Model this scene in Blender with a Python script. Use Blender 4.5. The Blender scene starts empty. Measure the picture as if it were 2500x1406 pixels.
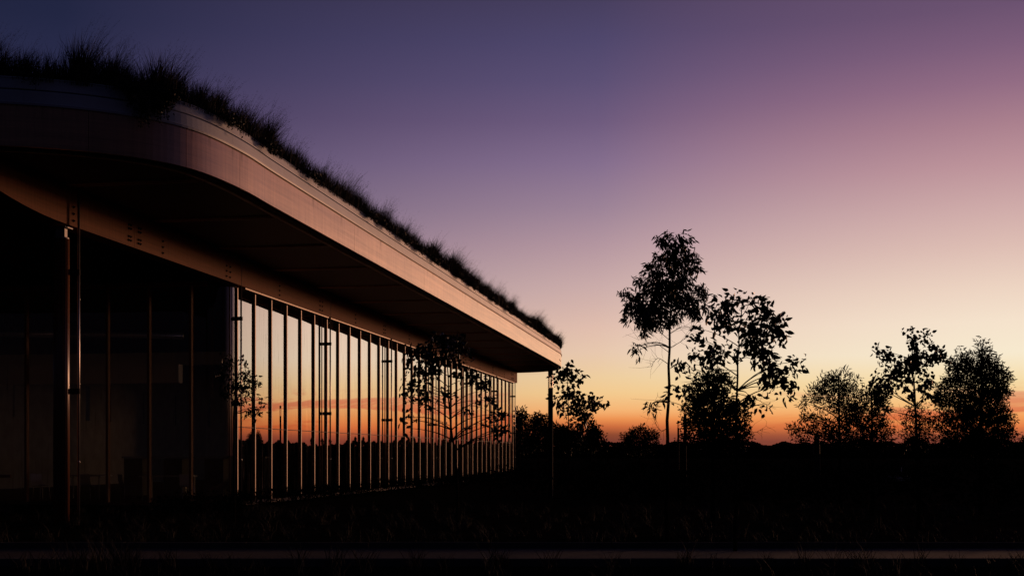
import bpy, math, random
import numpy as np
from mathutils import Matrix, Vector

R = math.radians
random.seed(7)
scene = bpy.context.scene
COL = scene.collection

# ------------------------------------------------------------------ camera
EYE = 1.5
F = 3000.0            # focal length in photo pixels (photo 2500 x 1406)
HX, HY = 1250.0, 1110.0   # vertical centre line and horizon row of the photo
cam_d = bpy.data.cameras.new('camera')
cam = bpy.data.objects.new('camera', cam_d)
COL.objects.link(cam)
cam.location = (0, 0, EYE)
cam.rotation_euler = (R(90), 0, 0)
cam_d.sensor_width = 36.0
cam_d.lens = F * 36.0 / 2500.0
cam_d.shift_y = (HY - 703.0) / 2500.0
cam_d.clip_end = 6000
scene.camera = cam

# ------------------------------------------------------------------ sky
def lin(c):
    c = c / 255.0
    return c / 12.92 if c <= 0.04045 else ((c + 0.055) / 1.055) ** 2.4
def rgb(t, a=1.0):
    return (lin(t[0]), lin(t[1]), lin(t[2]), a)

world = bpy.data.worlds.new('World')
scene.world = world
world.use_nodes = True
nt = world.node_tree
for n in list(nt.nodes):
    nt.nodes.remove(n)
def N(t, **k):
    n = nt.nodes.new(t)
    for a, b in k.items():
        setattr(n, a, b)
    return n
L = nt.links.new
def M(op, a, b=None, c=None, clamp=False):
    n = N('ShaderNodeMath', operation=op)
    n.use_clamp = clamp
    for i, v in enumerate((a, b, c)):
        if v is None:
            continue
        if isinstance(v, (int, float)):
            n.inputs[i].default_value = v
        else:
            L(v, n.inputs[i])
    return n.outputs[0]

tc = N('ShaderNodeTexCoord')
sep = N('ShaderNodeSeparateXYZ')
L(tc.outputs['Generated'], sep.inputs[0])
X, Y, Z = sep.outputs
el = M('ARCSINE', Z)
pos = M('SQRT', M('MAXIMUM', M('DIVIDE', el, math.pi / 2), 0.0))
SUN_AZ = R(26)
hl = M('SQRT', M('ADD', M('ADD', M('MULTIPLY', X, X), M('MULTIPLY', Y, Y)), 1e-6))
s = M('DIVIDE', M('ADD', M('MULTIPLY', X, math.sin(SUN_AZ)), M('MULTIPLY', Y, math.cos(SUN_AZ))), hl)

def EL(y, azd=0.0):   # elevation of a photo row
    return math.sqrt(math.degrees(math.atan((HY - y) * math.cos(R(azd)) / F)) / 90.0)
def E22(y):
    return EL(y, 22.0)
def E(d):
    return math.sqrt(d / 90.0)

ramps = [
    # (cos of azimuth from the set sun, stops)
    (0.0, [(0, (16, 14, 20)), (E(2), (18, 16, 24)), (E(6), (20, 19, 30)), (E(12), (20, 20, 34)), (E(25), (17, 20, 36)), (E(50), (15, 18, 35)), (1, (14, 18, 36))]),
    (math.cos(R(46)), [(0, (90, 50, 42)), (E22(1060), (105, 62, 50)), (E22(1020), (150, 98, 72)), (E22(960), (165, 125, 108)), (E22(860), (140, 112, 124)),
                       (E22(700), (108, 93, 124)), (E22(510), (72, 68, 106)), (E22(300), (50, 50, 84)), (E22(20), (34, 38, 66)), (E(35), (27, 32, 58)), (E(55), (22, 27, 50)), (1, (14, 18, 36))]),
    (math.cos(R(22)), [(0, (95, 48, 42)), (EL(1075), (122, 62, 48)), (EL(1060), (140, 72, 47)), (EL(1040), (204, 108, 62)), (EL(1022), (236, 146, 82)), (EL(1003), (245, 178, 114)),
                       (EL(960), (243, 201, 142)), (EL(920), (238, 205, 158)), (EL(860), (232, 200, 174)), (EL(800), (225, 190, 174)), (EL(700), (203, 172, 170)), (EL(600), (180, 150, 160)),
                       (EL(510), (156, 131, 151)), (EL(400), (132, 110, 142)), (EL(300), (110, 91, 126)), (EL(200), (92, 80, 117)), (EL(100), (79, 71, 108)), (EL(5), (71, 63, 95)),
                       (E(27), (48, 48, 80)), (E(38), (32, 36, 64)), (E(60), (23, 28, 52)), (1, (14, 18, 36))]),
    (math.cos(R(4)), [(0, (105, 52, 46)), (E22(1075), (140, 72, 56)), (E22(1060), (175, 92, 62)), (E22(1040), (228, 126, 70)), (E22(1015), (243, 160, 92)), (E22(980), (247, 194, 128)),
                       (E22(930), (246, 219, 166)), (E22(860), (247, 233, 206)), (E22(780), (245, 226, 204)), (E22(700), (237, 212, 194)), (E22(600), (222, 190, 180)), (E22(510), (208, 172, 170)),
                       (E22(400), (190, 148, 155)), (E22(300), (170, 128, 142)), (E22(200), (146, 108, 132)), (E22(100), (124, 93, 122)), (E22(5), (107, 82, 112)),
                       (E(27), (72, 62, 92)), (E(38), (42, 42, 70)), (E(60), (25, 30, 54)), (1, (14, 18, 36))]),
]
prev = None
prev_s = None
for sv, stops in ramps:
    r = N('ShaderNodeValToRGB')
    cr = r.color_ramp
    cr.interpolation = 'LINEAR'
    stops = sorted(stops, key=lambda q: q[0])
    cr.elements[0].position = stops[0][0]
    cr.elements[0].color = rgb(stops[0][1])
    cr.elements[1].position = stops[-1][0]
    cr.elements[1].color = rgb(stops[-1][1])
    for p, c in stops[1:-1]:
        e = cr.elements.new(p)
        e.color = rgb(c)
    L(pos, r.inputs[0])
    if prev is None:
        prev, prev_s = r.outputs[0], sv
    else:
        mr = N('ShaderNodeMapRange')
        mr.inputs['From Min'].default_value = prev_s
        mr.inputs['From Max'].default_value = sv
        L(s, mr.inputs['Value'])
        mx = N('ShaderNodeMix', data_type='RGBA')
        L(mr.outputs[0], mx.inputs[0])
        L(prev, mx.inputs[6])
        L(r.outputs[0], mx.inputs[7])
        prev, prev_s = mx.outputs[2], sv
# thin streaks of cloud low over the place where the sun went down
az = M('ARCTAN2', X, Y)
comb = N('ShaderNodeCombineXYZ')
L(M('MULTIPLY', az, 9.0), comb.inputs[0])
L(M('ADD', M('MULTIPLY', el, 105.0), M('MULTIPLY', az, 0.8)), comb.inputs[1])
comb.inputs[2].default_value = 3.7
nz = N('ShaderNodeTexNoise')
nz.inputs['Scale'].default_value = 1.0
nz.inputs['Detail'].default_value = 5.0
nz.inputs['Roughness'].default_value = 0.55
nz.inputs['Distortion'].default_value = 0.6
L(comb.outputs[0], nz.inputs['Vector'])
def mrange(v, a, b, c, d, smooth=False):
    m = N('ShaderNodeMapRange')
    if smooth:
        m.interpolation_type = 'SMOOTHSTEP'
    L(v, m.inputs['Value'])
    for i, q in zip(('From Min', 'From Max', 'To Min', 'To Max'), (a, b, c, d)):
        m.inputs[i].default_value = q
    return m.outputs[0]
cl = mrange(nz.outputs[0], 0.44, 0.58, 0, 1, True)
m1 = mrange(el, R(0.9), R(1.7), 0, 1, True)
m2 = mrange(el, R(2.4), R(3.3), 1, 0, True)
m3 = mrange(s, math.cos(R(17)), math.cos(R(7)), 0, 1, True)
cf = M('MULTIPLY', M('MULTIPLY', cl, m1), M('MULTIPLY', m2, m3))
cf = M('MULTIPLY', cf, 0.9)
tint = N('ShaderNodeMix', data_type='RGBA', blend_type='MULTIPLY')
tint.inputs[0].default_value = 1.0
L(prev, tint.inputs[6])
tint.inputs[7].default_value = (0.80, 0.44, 0.50, 1)
cm = N('ShaderNodeMix', data_type='RGBA')
L(cf, cm.inputs[0])
L(prev, cm.inputs[6])
L(tint.outputs[2], cm.inputs[7])
# below the horizon: dark land far away
bh = N('ShaderNodeMix', data_type='RGBA')
L(mrange(el, R(-0.6), R(0.0), 0, 1), bh.inputs[0])
bh.inputs[6].default_value = (0.004, 0.003, 0.003, 1)
L(cm.outputs[2], bh.inputs[7])
bg = N('ShaderNodeBackground')
L(bh.outputs[2], bg.inputs['Color'])
bg.inputs['Strength'].default_value = 1.0
wo = N('ShaderNodeOutputWorld')
L(bg.outputs[0], wo.inputs['Surface'])

# last warm glow from where the sun went down: one soft lamp
sd = bpy.data.lights.new('sun', 'SUN')
sd.energy = 0.95
sd.angle = R(5)
sd.color = (1.0, 0.47, 0.25)
sun = bpy.data.objects.new('sun', sd)
COL.objects.link(sun)
sdir = Vector((math.sin(R(37)) * math.cos(R(4.5)), math.cos(R(37)) * math.cos(R(4.5)), math.sin(R(4.5))))
sun.rotation_euler = sdir.to_track_quat('Z', 'Y').to_euler()

vs = scene.view_settings
vs.view_transform = 'Standard'
vs.look = 'None'
vs.exposure = 0.0
vs.gamma = 1.0
vs.use_curve_mapping = False
scene.cycles.max_bounces = 6
scene.cycles.transparent_max_bounces = 12

# ------------------------------------------------------------------ materials
def mat(name, col, rough=0.6, metal=0.0, spec=0.5, noise=None, bump=None, coat=0.0, coat_rough=0.1, var=0.25, stretch=(1, 1, 1)):
    m = bpy.data.materials.new(name)
    m.use_nodes = True
    t = m.node_tree
    b = t.nodes['Principled BSDF']
    b.inputs['Base Color'].default_value = (*col, 1)
    b.inputs['Roughness'].default_value = rough
    b.inputs['Metallic'].default_value = metal
    b.inputs['Specular IOR Level'].default_value = spec
    b.inputs['Coat Weight'].default_value = coat
    b.inputs['Coat Roughness'].default_value = coat_rough
    if noise or bump:
        g = t.nodes.new('ShaderNodeTexCoord')
        mp = t.nodes.new('ShaderNodeMapping')
        mp.inputs['Scale'].default_value = stretch
        t.links.new(g.outputs['Object'], mp.inputs[0])
        nn = t.nodes.new('ShaderNodeTexNoise')
        nn.inputs['Scale'].default_value = noise or bump[0]
        nn.inputs['Detail'].default_value = 6
        t.links.new(mp.outputs[0], nn.inputs['Vector'])
        if noise:
            r = t.nodes.new('ShaderNodeValToRGB')
            r.color_ramp.elements[0].position = 0.3
            r.color_ramp.elements[1].position = 0.7
            r.color_ramp.elements[0].color = (*[c * (1 - var) for c in col], 1)
            r.color_ramp.elements[1].color = (*[min(1, c * (1 + var)) for c in col], 1)
            t.links.new(nn.outputs[0], r.inputs[0])
            t.links.new(r.outputs[0], b.inputs['Base Color'])
        if bump:
            n2 = t.nodes.new('ShaderNodeTexNoise')
            n2.inputs['Scale'].default_value = bump[0]
            n2.inputs['Detail'].default_value = 5
            t.links.new(mp.outputs[0], n2.inputs['Vector'])
            bp = t.nodes.new('ShaderNodeBump')
            bp.inputs['Strength'].default_value = bump[1]
            bp.inputs['Distance'].default_value = bump[2]
            t.links.new(n2.outputs[0], bp.inputs['Height'])
            t.links.new(bp.outputs[0], b.inputs['Normal'])
    return m

def timber(name, col, rough, coat, coat_rough, ior=1.5, plank=0.0, drips=False):
    """varnished timber: long grain in UV u (metres along), v (metres up)"""
    m = bpy.data.materials.new(name)
    m.use_nodes = True
    t = m.node_tree
    b = t.nodes['Principled BSDF']
    b.inputs['Roughness'].default_value = rough
    b.inputs['Coat Weight'].default_value = coat
    b.inputs['Coat Roughness'].default_value = coat_rough
    b.inputs['Coat IOR'].default_value = ior
    uv = t.nodes.new('ShaderNodeUVMap')
    def noise(sx, sy, det=5, off=0.0):
        mp = t.nodes.new('ShaderNodeMapping')
        mp.inputs['Scale'].default_value = (sx, sy, 1)
        mp.inputs['Location'].default_value = (off, off, off)
        t.links.new(uv.outputs[0], mp.inputs[0])
        n = t.nodes.new('ShaderNodeTexNoise')
        n.inputs['Scale'].default_value = 1
        n.inputs['Detail'].default_value = det
        t.links.new(mp.outputs[0], n.inputs['Vector'])
        return n.outputs[0]
    g1 = noise(1.2, 60)
    g2 = noise(0.25, 9, 3, 4.0)
    g3 = noise(14, 0.6, 4, 9.0)      # faint streaks of rain and handling running down
    def mm(op, a, bb):
        n = t.nodes.new('ShaderNodeMath')
        n.operation = op
        for i, v in enumerate((a, bb)):
            if isinstance(v, (int, float)):
                n.inputs[i].default_value = v
            else:
                t.links.new(v, n.inputs[i])
        return n.outputs[0]
    mixv = mm('ADD', mm('ADD', mm('MULTIPLY', g1, 0.35), mm('MULTIPLY', g2, 0.35)), mm('MULTIPLY', g3, 0.3))
    r = t.nodes.new('ShaderNodeValToRGB')
    r.color_ramp.elements[0].position = 0.36
    r.color_ramp.elements[1].position = 0.64
    r.color_ramp.elements[0].color = (*[c * 0.68 for c in col], 1)
    r.color_ramp.elements[1].color = (*[min(1, c * 1.25) for c in col], 1)
    t.links.new(mixv, r.inputs[0])
    oi = t.nodes.new('ShaderNodeObjectInfo')
    hv = t.nodes.new('ShaderNodeHueSaturation')
    hv.inputs['Saturation'].default_value = 0.95
    t.links.new(mm('ADD', mm('MULTIPLY', oi.outputs['Random'], 0.22), 0.89), hv.inputs['Value'])
    t.links.new(r.outputs[0], hv.inputs['Color'])
    t.links.new(hv.outputs[0], b.inputs['Base Color'])
    rr = t.nodes.new('ShaderNodeMapRange')
    rr.inputs['From Min'].default_value = 0.35
    rr.inputs['From Max'].default_value = 0.65
    rr.inputs['To Min'].default_value = max(0.02, coat_rough - 0.02)
    rr.inputs['To Max'].default_value = coat_rough + 0.02
    t.links.new(mm('ADD', mm('MULTIPLY', g2, 0.5), mm('MULTIPLY', g3, 0.5)), rr.inputs['Value'])
    t.links.new(rr.outputs[0], b.inputs['Coat Roughness'])
    bp = t.nodes.new('ShaderNodeBump')
    bp.inputs['Strength'].default_value = 0.2
    bp.inputs['Distance'].default_value = 0.001
    t.links.new(mm('ADD', mm('MULTIPLY', g1, 0.6), mm('MULTIPLY', g3, 0.4)), bp.inputs['Height'])
    t.links.new(bp.outputs[0], b.inputs['Normal'])
    if coat == 1.0:
        b.inputs['Coat Weight'].default_value = 0.0
        b.inputs['Specular IOR Level'].default_value = 0.1
        gl = t.nodes.new('ShaderNodeBsdfGlossy')
        gl.inputs['Color'].default_value = (1.0, 0.80, 0.68, 1)
        t.links.new(rr.outputs[0], gl.inputs['Roughness'])
        t.links.new(bp.outputs[0], gl.inputs['Normal'])
        fr_ = t.nodes.new('ShaderNodeFresnel')
        fr_.inputs['IOR'].default_value = ior
        t.links.new(bp.outputs[0], fr_.inputs['Normal'])
        fm_ = mm('MULTIPLY', fr_.outputs[0], 1.0)
        mxs = t.nodes.new('ShaderNodeMixShader')
        t.links.new(fm_, mxs.inputs[0])
        t.links.new(b.outputs[0], mxs.inputs[1])
        t.links.new(gl.outputs[0], mxs.inputs[2])
        t.links.new(mxs.outputs[0], t.nodes['Material Output'].inputs['Surface'])
    if drips:
        # dirt running a little way down from the cap flashing: real stains on the boards
        sx = t.nodes.new('ShaderNodeSeparateXYZ')
        t.links.new(uv.outputs[0], sx.inputs[0])
        st = noise(5.0, 0.4, 4, 17.0)
        a = t.nodes.new('ShaderNodeMapRange')
        a.inputs['From Min'].default_value = 0.57
        a.inputs['From Max'].default_value = 0.72
        t.links.new(st, a.inputs['Value'])
        c = t.nodes.new('ShaderNodeMapRange')
        c.inputs['From Min'].default_value = 7.78
        c.inputs['From Max'].default_value = 8.15
        t.links.new(sx.outputs[1], c.inputs['Value'])
        f = mm('MULTIPLY', mm('MULTIPLY', a.outputs[0], c.outputs[0]), 0.75)
        mx = t.nodes.new('ShaderNodeMix')
        mx.data_type = 'RGBA'
        t.links.new(f, mx.inputs[0])
        t.links.new(hv.outputs[0], mx.inputs[6])
        mx.inputs[7].default_value = (0.05, 0.035, 0.03, 1)
        t.links.new(mx.outputs[2], b.inputs['Base Color'])
        t.links.new(mm('MULTIPLY', mm('SUBTRACT', 1.0, f), fr_.outputs[0]), mxs.inputs[0])
    return m

def reflective_glass(name):
    m = bpy.data.materials.new(name)
    m.use_nodes = True
    t = m.node_tree
    for n in list(t.nodes):
        t.nodes.remove(n)
    o = t.nodes.new('ShaderNodeOutputMaterial')
    mx = t.nodes.new('ShaderNodeMixShader')
    gl = t.nodes.new('ShaderNodeBsdfGlossy')
    gl.inputs['Roughness'].default_value = 0.0
    gl.inputs['Color'].default_value = (0.88, 0.76, 0.72, 1)
    tr = t.nodes.new('ShaderNodeBsdfTransparent')
    tr.inputs['Color'].default_value = (0.90, 0.93, 0.88, 1)
    fr = t.nodes.new('ShaderNodeFresnel')
    fr.inputs['IOR'].default_value = 2.0
    mr = t.nodes.new('ShaderNodeMapRange')
    mr.inputs['From Min'].default_value = 0.11
    mr.inputs['From Max'].default_value = 0.26
    mr.inputs['To Min'].default_value = 0.07
    mr.inputs['To Max'].default_value = 0.95
    t.links.new(fr.outputs[0], mr.inputs['Value'])
    t.links.new(mr.outputs[0], mx.inputs[0])
    t.links.new(tr.outputs[0], mx.inputs[1])
    t.links.new(gl.outputs[0], mx.inputs[2])
    # water marks and dust running down the panes
    uv = t.nodes.new('ShaderNodeTexCoord')
    mp = t.nodes.new('ShaderNodeMapping')
    mp.inputs['Scale'].default_value = (14, 14, 0.7)
    t.links.new(uv.outputs['Object'], mp.inputs[0])
    nn = t.nodes.new('ShaderNodeTexNoise')
    nn.inputs['Scale'].default_value = 1.0
    nn.inputs['Detail'].default_value = 7
    t.links.new(mp.outputs[0], nn.inputs['Vector'])
    m2 = t.nodes.new('ShaderNodeMapRange')
    m2.inputs['From Min'].default_value = 0.60
    m2.inputs['From Max'].default_value = 0.80
    m2.inputs['To Max'].default_value = 0.5
    t.links.new(nn.outputs[0], m2.inputs['Value'])
    df = t.nodes.new('ShaderNodeBsdfDiffuse')
    df.inputs['Color'].default_value = (0.25, 0.2, 0.18, 1)
    ms = t.nodes.new('ShaderNodeMixShader')
    t.links.new(m2.outputs[0], ms.inputs[0])
    t.links.new(mx.outputs[0], ms.inputs[1])
    t.links.new(df.outputs[0], ms.inputs[2])
    t.links.new(ms.outputs[0], o.inputs['Surface'])
    return m

MT = {
    'fascia': timber('fascia_timber', (0.50, 0.24, 0.125), 0.6, 1.0, 0.17, 1.95, drips=True),
    'glulam': timber('glulam_timber', (0.30, 0.095, 0.022), 0.85, 0.0, 0.4),
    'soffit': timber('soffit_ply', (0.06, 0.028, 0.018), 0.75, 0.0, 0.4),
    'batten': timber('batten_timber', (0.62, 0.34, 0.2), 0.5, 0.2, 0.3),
    'cap': mat('painted_metal_cap', (0.50, 0.52, 0.60), 0.5, 0.0, 0.5, noise=1.3, var=0.12, bump=(2.0, 0.15, 0.01)),
    'deck': mat('roof_soil', (0.03, 0.025, 0.02), 0.95, spec=0.1, noise=4),
    'bronze': mat('bronze_metal', (0.13, 0.065, 0.038), 0.45, 0.3, 0.5, noise=3, var=0.2),
    'rail': mat('brown_rail', (0.07, 0.035, 0.025), 0.7),
    'dark': mat('dark_steel', (0.018, 0.016, 0.02), 0.8, 0.0, 0.1),
    'steel': mat('galvanised_steel', (0.5, 0.47, 0.45), 0.33, 0.8, noise=6, var=0.15),
    'bracket': mat('grey_cap_steel', (0.32, 0.31, 0.32), 0.5, 0.3, noise=9, var=0.2),
    'column': mat('column_timber', (0.22, 0.085, 0.045), 0.34, spec=0.6, noise=9, var=0.35, stretch=(3, 3, 0.2), bump=(14, 0.3, 0.004)),
    'frame': mat('stained_frame', (0.5, 0.18, 0.07), 0.6, noise=5, var=0.2, stretch=(3, 3, 0.3)),
    'glass': reflective_glass('solar_glass'),
    'wall': mat('interior_plaster', (0.42, 0.40, 0.33), 0.9, noise=2, var=0.15),
    'pale': mat('pale_painted_beam', (0.8, 0.76, 0.58), 0.6),
    'duct': mat('spiral_duct', (0.7, 0.7, 0.66), 0.3, 0.7),
    'floor': mat('concrete_floor', (0.28, 0.26, 0.24), 0.5, noise=1.5),
    'slab': mat('slab_edge', (0.18, 0.13, 0.11), 0.75, noise=3),
    'white': mat('white_plastic', (0.7, 0.68, 0.64), 0.45),
    'orange': mat('orange_shell', (0.6, 0.28, 0.1), 0.45),
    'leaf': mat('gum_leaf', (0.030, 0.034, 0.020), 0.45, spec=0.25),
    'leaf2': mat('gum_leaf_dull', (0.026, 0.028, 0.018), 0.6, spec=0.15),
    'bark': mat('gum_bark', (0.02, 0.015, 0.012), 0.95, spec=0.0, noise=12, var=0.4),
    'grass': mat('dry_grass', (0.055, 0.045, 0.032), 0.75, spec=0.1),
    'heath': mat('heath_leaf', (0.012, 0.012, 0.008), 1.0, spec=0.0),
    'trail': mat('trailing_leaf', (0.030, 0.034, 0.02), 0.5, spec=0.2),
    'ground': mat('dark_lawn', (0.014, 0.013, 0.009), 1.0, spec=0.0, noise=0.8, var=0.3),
    'path': mat('concrete_path', (0.055, 0.046, 0.046), 0.95, spec=0.1, noise=1.2, var=0.15),
    'kerb': mat('concrete_kerb', (0.10, 0.09, 0.085), 0.95, spec=0.0, noise=3, var=0.15),
    'wood': mat('distant_wood', (0.045, 0.030, 0.022), 1.0, spec=0.0, noise=0.05, var=0.3),
    'totem': mat('weathered_paint', (0.04, 0.037, 0.034), 1.0, spec=0.0, noise=20, var=0.5, stretch=(1, 1, 0.2)),
    'stone': mat('pale_stone', (0.16, 0.14, 0.12), 0.85, noise=5),
}
def clear_glass():
    m = bpy.data.materials.new('frosted_lantern_glass')
    m.use_nodes = True
    t = m.node_tree
    for n in list(t.nodes):
        t.nodes.remove(n)
    o = t.nodes.new('ShaderNodeOutputMaterial')
    mx = t.nodes.new('ShaderNodeMixShader')
    g = t.nodes.new('ShaderNodeBsdfGlossy')
    g.inputs['Roughness'].default_value = 0.15
    tr = t.nodes.new('ShaderNodeBsdfTransparent')
    tr.inputs['Color'].default_value = (0.97, 0.90, 0.88, 1)
    f = t.nodes.new('ShaderNodeFresnel')
    t.links.new(f.outputs[0], mx.inputs[0])
    t.links.new(tr.outputs[0], mx.inputs[1])
    t.links.new(g.outputs[0], mx.inputs[2])
    t.links.new(mx.outputs[0], o.inputs['Surface'])
    return m
MT['lantern'] = clear_glass()

# ------------------------------------------------------------------ helpers
class MB:
    """collects numpy geometry for ONE mesh object"""
    def __init__(self):
        self.v, self.f, self.n = [], [], 0
        self.uv = []
        self.has_uv = False
    def add(self, V, Fs, UV=None):
        V = np.asarray(V, float).reshape(-1, 3)
        for Fa in (Fs if isinstance(Fs, (list, tuple)) else [Fs]):
            Fa = np.asarray(Fa, int)
            if Fa.size:
                self.f.append(Fa + self.n)
        self.v.append(V)
        self.n += len(V)
        self.uv.append(np.zeros((len(V), 2)) if UV is None else np.asarray(UV, float))
        if UV is not None:
            self.has_uv = True
    def box(self, c, ax, ay, az_, UV=False):
        """box from centre and three half vectors"""
        c, ax, ay, az_ = [np.asarray(q, float) for q in (c, ax, ay, az_)]
        V = [c + i * ax + j * ay + k * az_ for k in (-1, 1) for j in (-1, 1) for i in (-1, 1)]
        Fq = [[0, 2, 3, 1], [4, 5, 7, 6], [0, 1, 5, 4], [2, 6, 7, 3], [0, 4, 6, 2], [1, 3, 7, 5]]
        uv = None
        if UV:
            la = np.linalg.norm(ax)
            uv = [(i * la + c[1], v[2] + j * 0.1) for (i, j), v in zip([(i, j) for k in (-1, 1) for j in (-1, 1) for i in (-1, 1)], V)]
        self.add(V, np.array(Fq), uv)
    def tube(self, P, rad, sides=6, cap=True):
        P = np.asarray(P, float)
        rad = np.broadcast_to(np.asarray(rad, float), (len(P),))
        T = np.gradient(P, axis=0)
        T /= np.linalg.norm(T, axis=1)[:, None] + 1e-9
        ref = np.array([0.0, 0.0, 1.0]) if abs(T[:, 2]).mean() < 0.8 else np.array([1.0, 0.0, 0.0])
        A = np.cross(T, ref)
        A /= np.linalg.norm(A, axis=1)[:, None] + 1e-9
        B = np.cross(T, A)
        th = np.arange(sides) * 2 * math.pi / sides
        V = P[:, None, :] + rad[:, None, None] * (np.cos(th)[None, :, None] * A[:, None, :] + np.sin(th)[None, :, None] * B[:, None, :])
        n = len(P)
        i = np.arange(n - 1)[:, None] * sides
        j = np.arange(sides)[None, :]
        k = (j + 1) % sides
        Q = np.stack([i + j, i + k, i + sides + k, i + sides + j], -1).reshape(-1, 4)
        self.add(V.reshape(-1, 3), Q)
        if cap and sides > 3:
            b = self.n - n * sides
            self.f.append(np.arange(b, b + sides)[None, ::-1])
            self.f.append(np.arange(b + (n - 1) * sides, b + n * sides)[None, :])
    def build(self, name, m, parent=None, smooth=False, loc=None, label=None, kind=None):
        V = np.concatenate(self.v).astype(np.float32)
        if loc is not None:
            V = V - np.asarray(loc, np.float32)
        me = bpy.data.meshes.new(name)
        me.vertices.add(len(V))
        me.vertices.foreach_set('co', V.ravel())
        tot = np.concatenate([np.full(len(q), q.shape[1]) for q in self.f]).astype(np.int32)
        idx = np.concatenate([q.ravel() for q in self.f]).astype(np.int32)
        me.loops.add(len(idx))
        me.loops.foreach_set('vertex_index', idx)
        st = np.concatenate([[0], np.cumsum(tot)[:-1]]).astype(np.int32)
        me.polygons.add(len(tot))
        me.polygons.foreach_set('loop_start', st)
        me.polygons.foreach_set('use_smooth', np.full(len(tot), bool(smooth)))
        if self.has_uv:
            lay = me.uv_layers.new(name='UVMap')
            U = np.concatenate(self.uv).astype(np.float32)[idx]
            lay.data.foreach_set('uv', U.ravel())
        me.update(calc_edges=True)
        me.materials.append(m)
        o = bpy.data.objects.new(name, me)
        COL.objects.link(o)
        if loc is not None and parent is None:
            o.location = loc
        if parent is not None:
            o.parent = parent
        if label:
            o['label'] = label
        if kind:
            o['kind'] = kind
        return o

def thing(name, label, cat, loc, group=None):
    o = bpy.data.objects.new(name, None)
    COL.objects.link(o)
    o.location = loc
    o.empty_display_size = 0.3
    o['label'] = label
    o['category'] = cat
    if group:
        o['group'] = group
    return o
def copyto(o, parent=None, loc=None):
    c = o.copy()
    COL.objects.link(c)
    if parent is not None:
        c.parent = parent
    if loc is not None:
        c.location = loc
    return c
def W(px, py, D):
    """the place in the world seen at photo pixel (px, py) at distance D"""
    return np.array([(px - HX) / F * D, D, EYE + (HY - py) / F * D])

TH = math.atan(510 / F)
u = np.array([math.sin(TH), math.cos(TH)])      # along the glass facade
nv = np.array([math.cos(TH), -math.sin(TH)])    # out of the facade, to the right
A_G, A_F = 14.2, 10.4
def PL(a, s_, z=0.0):
    q = -a * nv + s_ * u
    return np.array([q[0], q[1], z])
def S_of_D(D, a):
    return (D - a * math.sin(TH)) / math.cos(TH)
U3 = np.array([u[0], u[1], 0.0])
N3 = np.array([nv[0], nv[1], 0.0])
Z3 = np.array([0, 0, 1.0])
Z_S, Z_T = EYE + 5.85, EYE + 6.665     # soffit, top of the timber fascia
Z_GT = EYE + 4.955                     # head of the glass

# ------------------------------------------------------------------ ground and sky line (setting)
def grid(x0, x1, y0, y1, z, nx, ny):
    xs, ys = np.linspace(x0, x1, nx), np.linspace(y0, y1, ny)
    V = np.array([(x, y, z) for y in ys for x in xs])
    i = np.arange(ny - 1)[:, None] * nx
    j = np.arange(nx - 1)[None, :]
    Q = np.stack([i + j, i + j + 1, i + j + nx + 1, i + j + nx], -1).reshape(-1, 4)
    return V, Q
b = MB()
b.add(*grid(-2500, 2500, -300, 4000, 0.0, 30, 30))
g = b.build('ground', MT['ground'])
g['kind'] = 'structure'
b = MB()
for y in (18.2,):
    b.add(*grid(-40, 40, 16.75, 19.55, 0.02, 30, 4))
p = b.build('path', MT['path'])
p['kind'] = 'structure'
rng = np.random.default_rng(3)
kerb_me = None
for yy in (16.6, 19.7):
    x = -14.0
    while x < 14:
        w = 1.95
        b = MB()
        b.box((0, 0, 0), (w / 2 - 0.008, 0, 0), (0, 0.06, 0), (0, 0, 0.08))
        if kerb_me is None:
            k = b.build('kerb_stone', MT['kerb'], parent=p)
            kerb_me = k.data
        else:
            k = bpy.data.objects.new('kerb_stone', kerb_me)
            COL.objects.link(k)
            k.parent = p
        k.location = (x + w / 2, yy, 0.02 + rng.uniform(0, 0.006))
        x += w

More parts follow.
